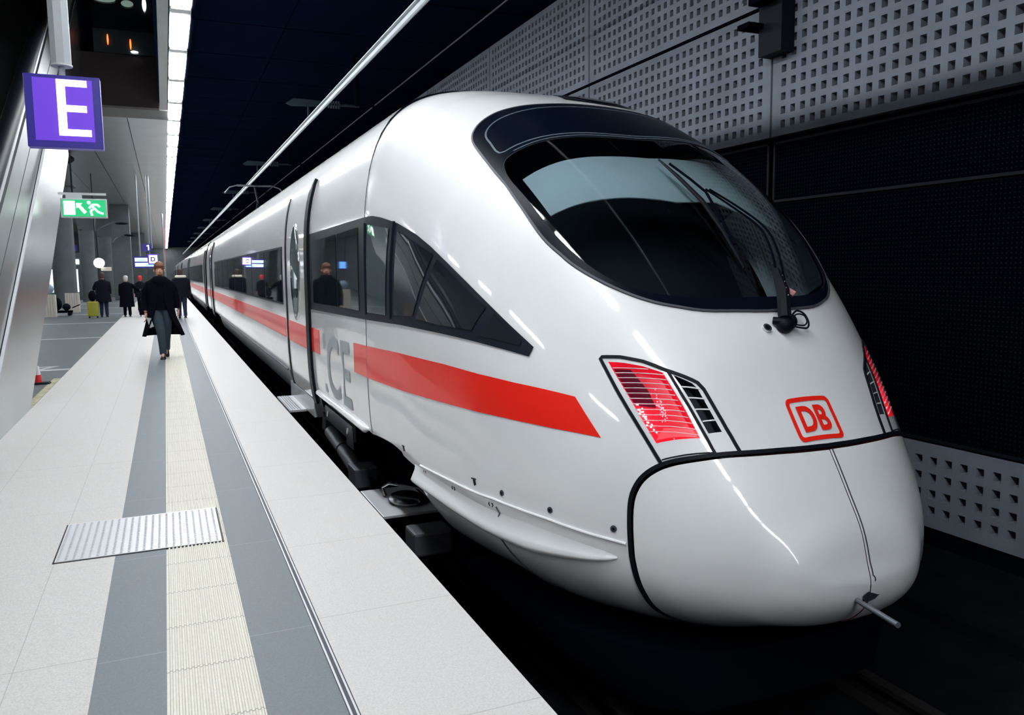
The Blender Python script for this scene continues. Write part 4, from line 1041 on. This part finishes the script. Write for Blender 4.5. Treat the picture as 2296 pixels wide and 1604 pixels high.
# delineator cone
dl = empty('warning_post', (-1.77, 13.6, PZ), 'small red and white warning post on a black foot behind the escalator cladding', 'post')
mb = MB(); mb.rings([[(-.12,-.10,0),(.12,-.10,0),(.12,.10,0),(-.12,.10,0)], [(-.10,-.08,.03),(.10,-.08,.03),(.10,.08,.03),(-.10,.08,.03)]]); mb.build('foot', M['rubber'], dl)
MB().cyl((-.04, 0), .05, .03, .14, 16, .04).build('red_band', M['redhat'], dl, True); MB().cyl((-.04, 0), .04, .14, .27, 16, .02).build('white_band', M['white'], dl, True)
# baggage pile
lg = empty('luggage_trolley', (-3.75, 35.6, PZ), 'dark luggage trolley with wire sides parked before the thick column', 'trolley')
mb = MB(); mb.box(-.42, .35, -.2, .2, .12, .2); mb.box(-.42, -.38, -.2, .2, .1, .75); mb.tube([(.35, 0, .3), (.62, 0, .42)], .02, 6); mb.build('frame', M['dark'], lg)
for x_, y_ in ((-.32,-.18),(.26,-.18),(-.32,.18),(.26,.18)): MB().tube([(x_, y_-.02, .07), (x_, y_+.02, .07)], .07, 12).build('wheel', M['rubber'], lg)
for i, (x, y, sx, sz, mm_, lb) in enumerate(((-.17, 0, .18, .26, 'black_cloth', 'dark cloth bundle lying on the luggage trolley'), (.16, -.02, .14, .14, 'dark_cloth', 'smaller dark bag at the right end of the luggage trolley'))):
    b_ = MB().sphere((0, 0, 0), (sx, .2, sz), 14, 8).build('bag', M[mm_], None, True); b_.location = (-3.75 + x, 35.6 + y, PZ + .2 + sz); setmeta(b_, lb, 'bag')
b_ = MB().sphere((0, 0, 0), (.22, .2, .2), 9, 6).build('plastic_bag', M['bluebag'], None, True); b_.location = (-4.12, 34.9, PZ + 1.06); setmeta(b_, 'blue-grey plastic bag on top of the left wooden crate beside the trolley', 'bag')
for x, y, hh, lb in ((-4.12, 34.9, .86, 'pale wooden crate at the left end of the baggage beside the cladding edge'), (-3.65, 38.6, .82, 'pale wooden crate standing behind the luggage trolley')):
    c = empty('wooden_crate', (x, y, PZ), lb, 'crate')
    mb = MB()
    for k in range(6): mb.box(-.26 + k*.088, -.26 + k*.088 + .078, -.22, -.2, 0, hh)
    mb.build('slats', M['cardboard'], c); MB().box(-.255, .255, -.2, .2, 0, hh-.02).build('crate_box', M['cardboard'], c)

# ------------------------------------------------------------------ people
def skin_body(name, V, E, RAD, m, parent):
    me = bpy.data.meshes.new(name); me.from_pydata(V, E, []); me.update(); o = bpy.data.objects.new(name, me); COL.objects.link(o); o.parent = parent
    me.materials.append(m); o.modifiers.new('skin', 'SKIN')
    lay = me.skin_vertices[0] if len(me.skin_vertices) else None
    if lay is None:
        bm = bmesh.new(); bm.from_mesh(me); bm.verts.layers.skin.verify(); bm.to_mesh(me); bm.free(); lay = me.skin_vertices[0]
    for i, r in enumerate(RAD): lay.data[i].radius = (r, r) if not isinstance(r, tuple) else r
    lay.data[0].use_root = True
    s = o.modifiers.new('sub', 'SUBSURF'); s.levels = 2; s.render_levels = 2
    o.modifiers['skin'].use_smooth_shade = True
    return o
def ell(c, rx, ry, n=20, flat=0): return [(c[0] + rx*math.cos(2*PI*k/n), c[1] + ry*math.sin(2*PI*k/n), c[2]) for k in range(n)]
def limb(pts, rad, n=12):
    return MB().tube(pts, rad, n)
def figure(root, P, h, hands=True):
    """P joints: dict with pelvis chest neck head shL elL haL shR elR haR hpL knL anL hpR knR anR (metres for h=1.8)"""
    k = h / 1.8; P = dict(P); pv_ = P['pelvis']; P['hiL'] = (pv_[0]-.09, pv_[1], pv_[2]-.06); P['hiR'] = (pv_[0]+.09, pv_[1], pv_[2]-.06)
    names = ['pelvis','chest','neck','head0','head1','shL','elL','haL','shR','elR','haR','knL','anL','toL','knR','anR','toR','hiL','hiR']
    V = [tuple(c*k for c in P[n_]) for n_ in names]
    E = [(0,1),(1,2),(2,3),(3,4),(1,5),(5,6),(6,7),(1,8),(8,9),(9,10),(0,17),(17,11),(11,12),(12,13),(0,18),(18,14),(14,15),(15,16)]
    Rr = [.08,.11,.05,.078,.066,.05,.035,.028,.05,.035,.028,.05,.03,.025,.05,.03,.025,.06,.06]
    return skin_body('body', V, E, [r*k for r in Rr], M['skin'], root)
def hand(root, at, dirv, side, k=1.0, m=None, curl=.35):
    """palm with four fingers and a thumb, skinned"""
    a = Vector(at); d = Vector(dirv).normalized(); sd = Vector(side).normalized(); nrm = d.cross(sd).normalized()
    V = [a, a + d*.04*k]; E = [(0, 1)]; Rr = [.022*k, .026*k]
    pl = 1
    for i, (o_, ln) in enumerate(((-.027, .062), (-.009, .075), (.009, .080), (.027, .070))):
        b0 = a + d*.085*k + sd*o_*k; b1 = b0 + (d*math.cos(curl) + nrm*math.sin(curl))*ln*.5*k; b2 = b1 + (d*math.cos(curl*2.2) + nrm*math.sin(curl*2.2))*ln*.5*k
        n = len(V); V += [b0, b1, b2]; E += [(pl, n), (n, n+1), (n+1, n+2)]; Rr += [.012*k, .0085*k, .007*k]
    b0 = a + d*.035*k + sd*.035*k; b1 = b0 + (d*.7 + sd*.5 + nrm*.3).normalized()*.05*k
    n = len(V); V += [b0, b1]; E += [(0, n), (n, n+1)]; Rr += [.012*k, .008*k]
    return skin_body('hand', [tuple(v) for v in V], E, Rr, m or M['skin'], root)
def trousers(root, P, m, k=1.0):
    mb = MB(); S = lambda p: tuple(c*k for c in p)
    pv = P['pelvis']
    for s in ('L', 'R'):
        sx = -1 if s == 'L' else 1
        kn, an = P['kn'+s], P['an'+s]; hp = (pv[0] + sx*.085, pv[1], pv[2] - .05)
        md = tuple((a+b)/2 for a, b in zip(hp, kn)); m2 = tuple((a+b)/2 for a, b in zip(kn, an))
        mb.tube([S((pv[0]+sx*.06, pv[1], pv[2]+.12)), S(hp), S(md), S(kn), S(m2), S((an[0], an[1], an[2]-.01))], [.11*k, .115*k, .095*k, .078*k, .066*k, .062*k], 14)
    return mb.build('trousers', m, root, True, sharp=80)
def shoes(root, P, m, k=1.0, fd=-1):
    for s in ('L', 'R'):
        an, to = P['an'+s], P['to'+s]; mb = MB()
        d = Vector((to[0]-an[0], to[1]-an[1], to[2]-an[2])); rg = []
        for t, w_, hh in ((-.28,.03,.06),(-.1,.042,.085),(.25,.045,.075),(.65,.05,.055),(.95,.045,.04),(1.15,.02,.025)):
            c = Vector(an) + d*t; c.z = max(c.z - .07, 0) if True else 0
            dn = Vector((d.x, d.y, 0)).normalized(); sd = Vector((-dn.y, dn.x, 0))
            z0 = max(min(an[2], to[2]) - .07, 0) + max(0, (an[2]-to[2]-.05))*(1-t)*.9
            rg.append([tuple((Vector((c.x, c.y, z0)) + sd*w_*a_ + Vector((0, 0, b_*hh)))*k) for a_, b_ in ((-1,0),(-1,.5),(-.6,1),(.6,1),(1,.5),(1,0))])
        mb.rings(rg); mb.build('shoe', m, root, True, sharp=60)
def coat(root, rings_, m, name='coat', gap=None, n=28):
    """rings_: (cx, cy, z, rx, ry[, open half-angle in deg]) open towards -y"""
    rg = []
    for r_ in rings_:
        cx, cy, z, rx, ry = r_[:5]; g = math.radians(r_[5]) if len(r_) > 5 else 0
        a0, a1 = -PI/2 + g, 3*PI/2 - g
        rg.append([(cx + rx*math.cos(a0 + (a1-a0)*k/(n-1)), cy + ry*math.sin(a0 + (a1-a0)*k/(n-1)), z) for k in range(n)])
    mb = MB(); mb.rings(rg, False, False, False)
    o = mb.build(name, m, root, True, sharp=80); sd = o.modifiers.new('cloth', 'SOLIDIFY'); sd.thickness = .015; sd.offset = 0
    return o
def sleeve(root, pts, rad, m): return limb(pts, rad, 12).build('sleeve', m, root, True, sharp=80)

# --- the walking man, facing the camera
BASE = dict(pelvis=(0,0,.95), chest=(0,.0,1.30), neck=(0,0,1.50), head0=(0,-.01,1.60), head1=(0,-.01,1.70),
    shL=(-.19,0,1.43), elL=(-.25,.02,1.15), haL=(-.27,-.04,.90), shR=(.19,0,1.43), elR=(.25,.03,1.15), haR=(.26,-.02,.90),
    knL=(-.09,-.03,.50), anL=(-.10,0,.09), toL=(-.10,-.16,.03), knR=(.09,-.03,.50), anR=(.10,0,.09), toR=(.10,-.16,.03))
mp = empty('person', (-.10, 16.62, PZ), 'bearded person in open black coat and scarf striding towards the camera, holding a pale paper', 'person')
P = dict(BASE); P.update(knL=(-.03,-.16,.51), anL=(-.01,-.12,.10), toL=(-.02,-.27,.05), knR=(.07,.02,.50), anR=(.05,.36,.16), toR=(.04,.24,.05),
    elL=(-.29,.06,1.13), haL=(-.27,-.02,.86), elR=(.28,.02,1.14), haR=(.29,.05,.92))
figure(mp, P, 1.82); k = 1.82/1.8
hand(mp, (-.272, -.03, .87), (0.02, -.15, -1), (0, -1, 0), 1.15)
hand(mp, (.29, .05, .92), (0, -.1, -1), (0, -1, 0), 1.1)
trousers(mp, P, M['greytr'], k); shoes(mp, P, M['shoe'], k)
coat(mp, [(0,0,1.54,.09,.09,6),(0,0,1.50,.15,.12,8),(0,0,1.46,.20,.135,8),(0,0,1.40,.225,.145,8),(0,0,1.30,.23,.16,8),(0,0,1.12,.22,.16,14),(0,0,.97,.225,.165,24),(.0,.0,.80,.25,.19,36),(.01,.03,.62,.31,.24,48),(.015,.05,.43,.37,.29,56)], M['black_cloth'])
mb = MB(); mb.rings([ell((0,-.02,z),rx,ry) for z, rx, ry in ((.92,.17,.12),(1.1,.18,.14),(1.3,.19,.15),(1.47,.12,.10))]); mb.build('jumper', M['black_cloth'], mp, True)
sleeve(mp, [(-.13,0,1.45), (-.20,.01,1.41), (-.25,.03,1.28), (-.285,.06,1.13), (-.275,.0,.91)], [.05,.07,.07,.062,.052], M['black_cloth'])
sleeve(mp, [(.13,0,1.45), (.20,.01,1.41), (.245,.02,1.28), (.27,.03,1.13), (.28,.05,.95)], [.05,.07,.07,.062,.052], M['black_cloth'])
mb = MB(); mb.rings([ell((0,-.02,z),rx,ry) for z, rx, ry in ((1.38,.15,.13),(1.44,.175,.15),(1.50,.155,.14),(1.545,.11,.11),(1.56,.07,.08))]); mb.build('scarf', M['black_cloth'], mp, True)
mb = MB(); mb.rings([ell((x_, y_, z_), rx, ry, 16) for x_, y_, z_, rx, ry in ((0,.05,1.60,.05,.045),(0,.05,1.66,.084,.065),(0,.04,1.71,.090,.080),(0,.01,1.755,.090,.105),(0,.005,1.795,.078,.09),(0,.005,1.825,.05,.06),(0,.005,1.838,.02,.025))]); mb.build('hair', M['hair_brown'], mp, True)
mb = MB(); mb.sphere((.012, -.078, 1.590), (.046, .026, .022), 10, 6); mb.sphere((.014, -.098, 1.628), (.026, .010, .007), 8, 5); mb.build('beard', M['hair_brown'], mp, True)
mb = MB(); mb.sphere((.015, -.112, 1.655), (.013, .018, .024), 8, 6); mb.build('nose', M['skin'], mp, True)
mb = MB()
for dx in (-.022, .048): mb.sphere((dx, -.10, 1.682), (.012, .008, .006), 8, 5)
mb.build('eyes', M['hair_dark'], mp, True)
mb = MB()
for dx in (-.092, .092): mb.sphere((dx, 0, 1.66), (.012, .02, .03), 8, 5)
mb.build('ears', M['skin'], mp, True)
pp = MB().add([(-.02,0,0),(.06,-.01,-.01),(.10,.02,-.17),(.03,.02,-.20),(-.02,.012,0),(.06,.002,-.01),(.10,.032,-.17),(.03,.032,-.20)], [(0,1,2,3),(7,6,5,4),(0,4,5,1),(1,5,6,2),(2,6,7,3),(3,7,4,0)]).build('folded_paper', M['paper'])
pp.location = (-.345, 16.48, PZ + .79); setmeta(pp, 'folded pale grey paper held in the hand of the walking man', 'paper')

# --- people with their backs to the camera
def back_person(loc, h, label, coatm, hairm, hem, trm, hat=None, rot=0, arms=None, wide=1.0, hood=None):
    r = empty('person', loc, label, 'person', rz=rot); k = h/1.8; P = dict(BASE)
    P = {a: (b[0], -b[1], b[2]) for a, b in P.items()}
    if arms: P.update(arms)
    figure(r, P, h); trousers(r, P, trm, k); shoes(r, P, M['shoe'], k)
    mb = MB(); zs = [(1.54,.075,.075),(1.51,.12,.11),(1.47,.175,.13),(1.41,.21,.15),(1.28,.235,.17),(1.08,.22,.17),(.95,.235,.185),(hem+.25,.25,.20),(hem,.27,.22)]
    zs = [z for z in zs if z[0] > hem] + [zs[-1]] if hem < .9 else [z for z in zs if z[0] > hem+.02] + [(hem,.235,.185)]
    mb.rings([ell((0,0,z*k), rx*k*wide, ry*k*wide, 20) for z, rx, ry in zs], True, True); mb.build('coat', coatm, r, True, sharp=80)
    for s in ('L', 'R'):
        sh, el, ha = P['sh'+s], P['el'+s], P['ha'+s]; S = lambda p: tuple(c*k for c in p)
        sleeve(r, [S((sh[0]*.65, sh[1], sh[2]+.02)), S((sh[0]*1.05*wide, sh[1], sh[2]-.04)), S(((sh[0]+el[0])/2*1.02, (sh[1]+el[1])/2, (sh[2]+el[2])/2)), S(el), S(tuple((a*1+b*5)/6 for a, b in zip(el, ha)))], [.05*k*wide, .068*k*wide, .07*k*wide, .06*k*wide, .048*k], coatm)
        hand(r, S(ha), (0, .1, -1), (0, 1, 0), k*1.1)
    mb = MB(); mb.rings([ell((0,-.01,z*k), rx*k, ry*k, 16) for z, rx, ry in ((1.58,.075,.08),(1.66,.094,.10),(1.73,.098,.105),(1.78,.09,.095),(1.815,.06,.065),(1.825,.02,.02))]); mb.build(hat[0] if hat else 'hair', hat[1] if hat else hairm, r, True)
    if hood: mb = MB(); mb.tube([(.15*k*math.cos(a), -.04*k + .09*k*math.sin(a), 1.53*k) for a in [2*PI*i/16 for i in range(17)]], .05*k, 8); mb.build('fur_collar', M['fur'], r, True)
    return r
back_person((-2.16, 33.6, PZ), 1.64, 'person in dark jacket seen from behind, wheeling the yellow suitcase', M['dark_cloth'], M['hair_dark'], .62, M['jeans'], wide=1.12,
            arms=dict(elL=(-.33,.08,1.18), haL=(-.30,.12,.95)))
back_person((-1.36, 33.2, PZ), 1.52, 'grey-haired person in long black coat seen from behind, reaching to the dark suitcase', M['black_cloth'], M['hair_grey'], .44, M['black_cloth'], wide=1.15,
            arms=dict(elR=(.42,.05,1.22), haR=(.60,.10,1.05)))
back_person((-.98, 37.0, PZ), 1.50, 'small person in a red knitted hat and dark coat partly behind the walking man', M['dark_cloth'], M['hair_dark'], .75, M['black_cloth'], hat=('knitted_hat', M['redhat']), wide=1.0)
back_person((.50, 31.1, PZ), 1.74, 'person in dark jacket with cream fur hood and jeans walking away beside the train', M['dark_cloth'], M['hair_dark'], .80, M['jeans'], wide=1.2, hood=True)
# suitcases
def suitcase(loc, w_, hh, m, label):
    s = empty('suitcase', loc, label, 'suitcase'); MB().box(-w_/2, w_/2, -.14, .14, .06, hh).build('shell', m, s, bevel=.03)
    mb = MB()
    for i in range(5): mb.box(-w_/2 + .04 + i*(w_-.08)/5, -w_/2 + .06 + i*(w_-.08)/5, -.15, -.14, .1, hh-.05)
    mb.build('ribs', m, s)
    for dx in (-w_/2+.05, w_/2-.05):
        for dy in (-.1, .1): MB().tube([(dx-.015, dy, .035), (dx+.015, dy, .035)], .035, 10).build('wheel', M['rubber'], s)
    mb = MB(); mb.tube([(-.09, .1, hh-.02), (-.09, .1, hh+.4), (.09, .1, hh+.4), (.09, .1, hh-.02)], .01, 6); mb.build('pull_handle', M['steel'], s)
    return s
suitcase((-2.50, 33.2, PZ), .36, .60, M['yellowcase'], 'yellow ribbed suitcase standing beside the person in the dark jacket')
suitcase((-.80, 33.1, PZ), .32, .62, M['black_cloth'], 'dark upright suitcase between the long-coated person and the walking man')
b_ = MB().sphere((0,0,0), (.13, .09, .2), 12, 8).build('shoulder_bag', M['black_cloth'], None, True); b_.location = (-2.50, 33.18, PZ+.60+.2); setmeta(b_, 'black bag resting on top of the yellow suitcase', 'bag')
b_ = MB().sphere((0,0,0), (.12, .09, .2), 12, 8).build('travel_bag', M['dark_cloth'], None, True); b_.location = (-.80, 33.02, PZ+.62+.2); setmeta(b_, 'dark bag resting on top of the dark suitcase', 'bag')
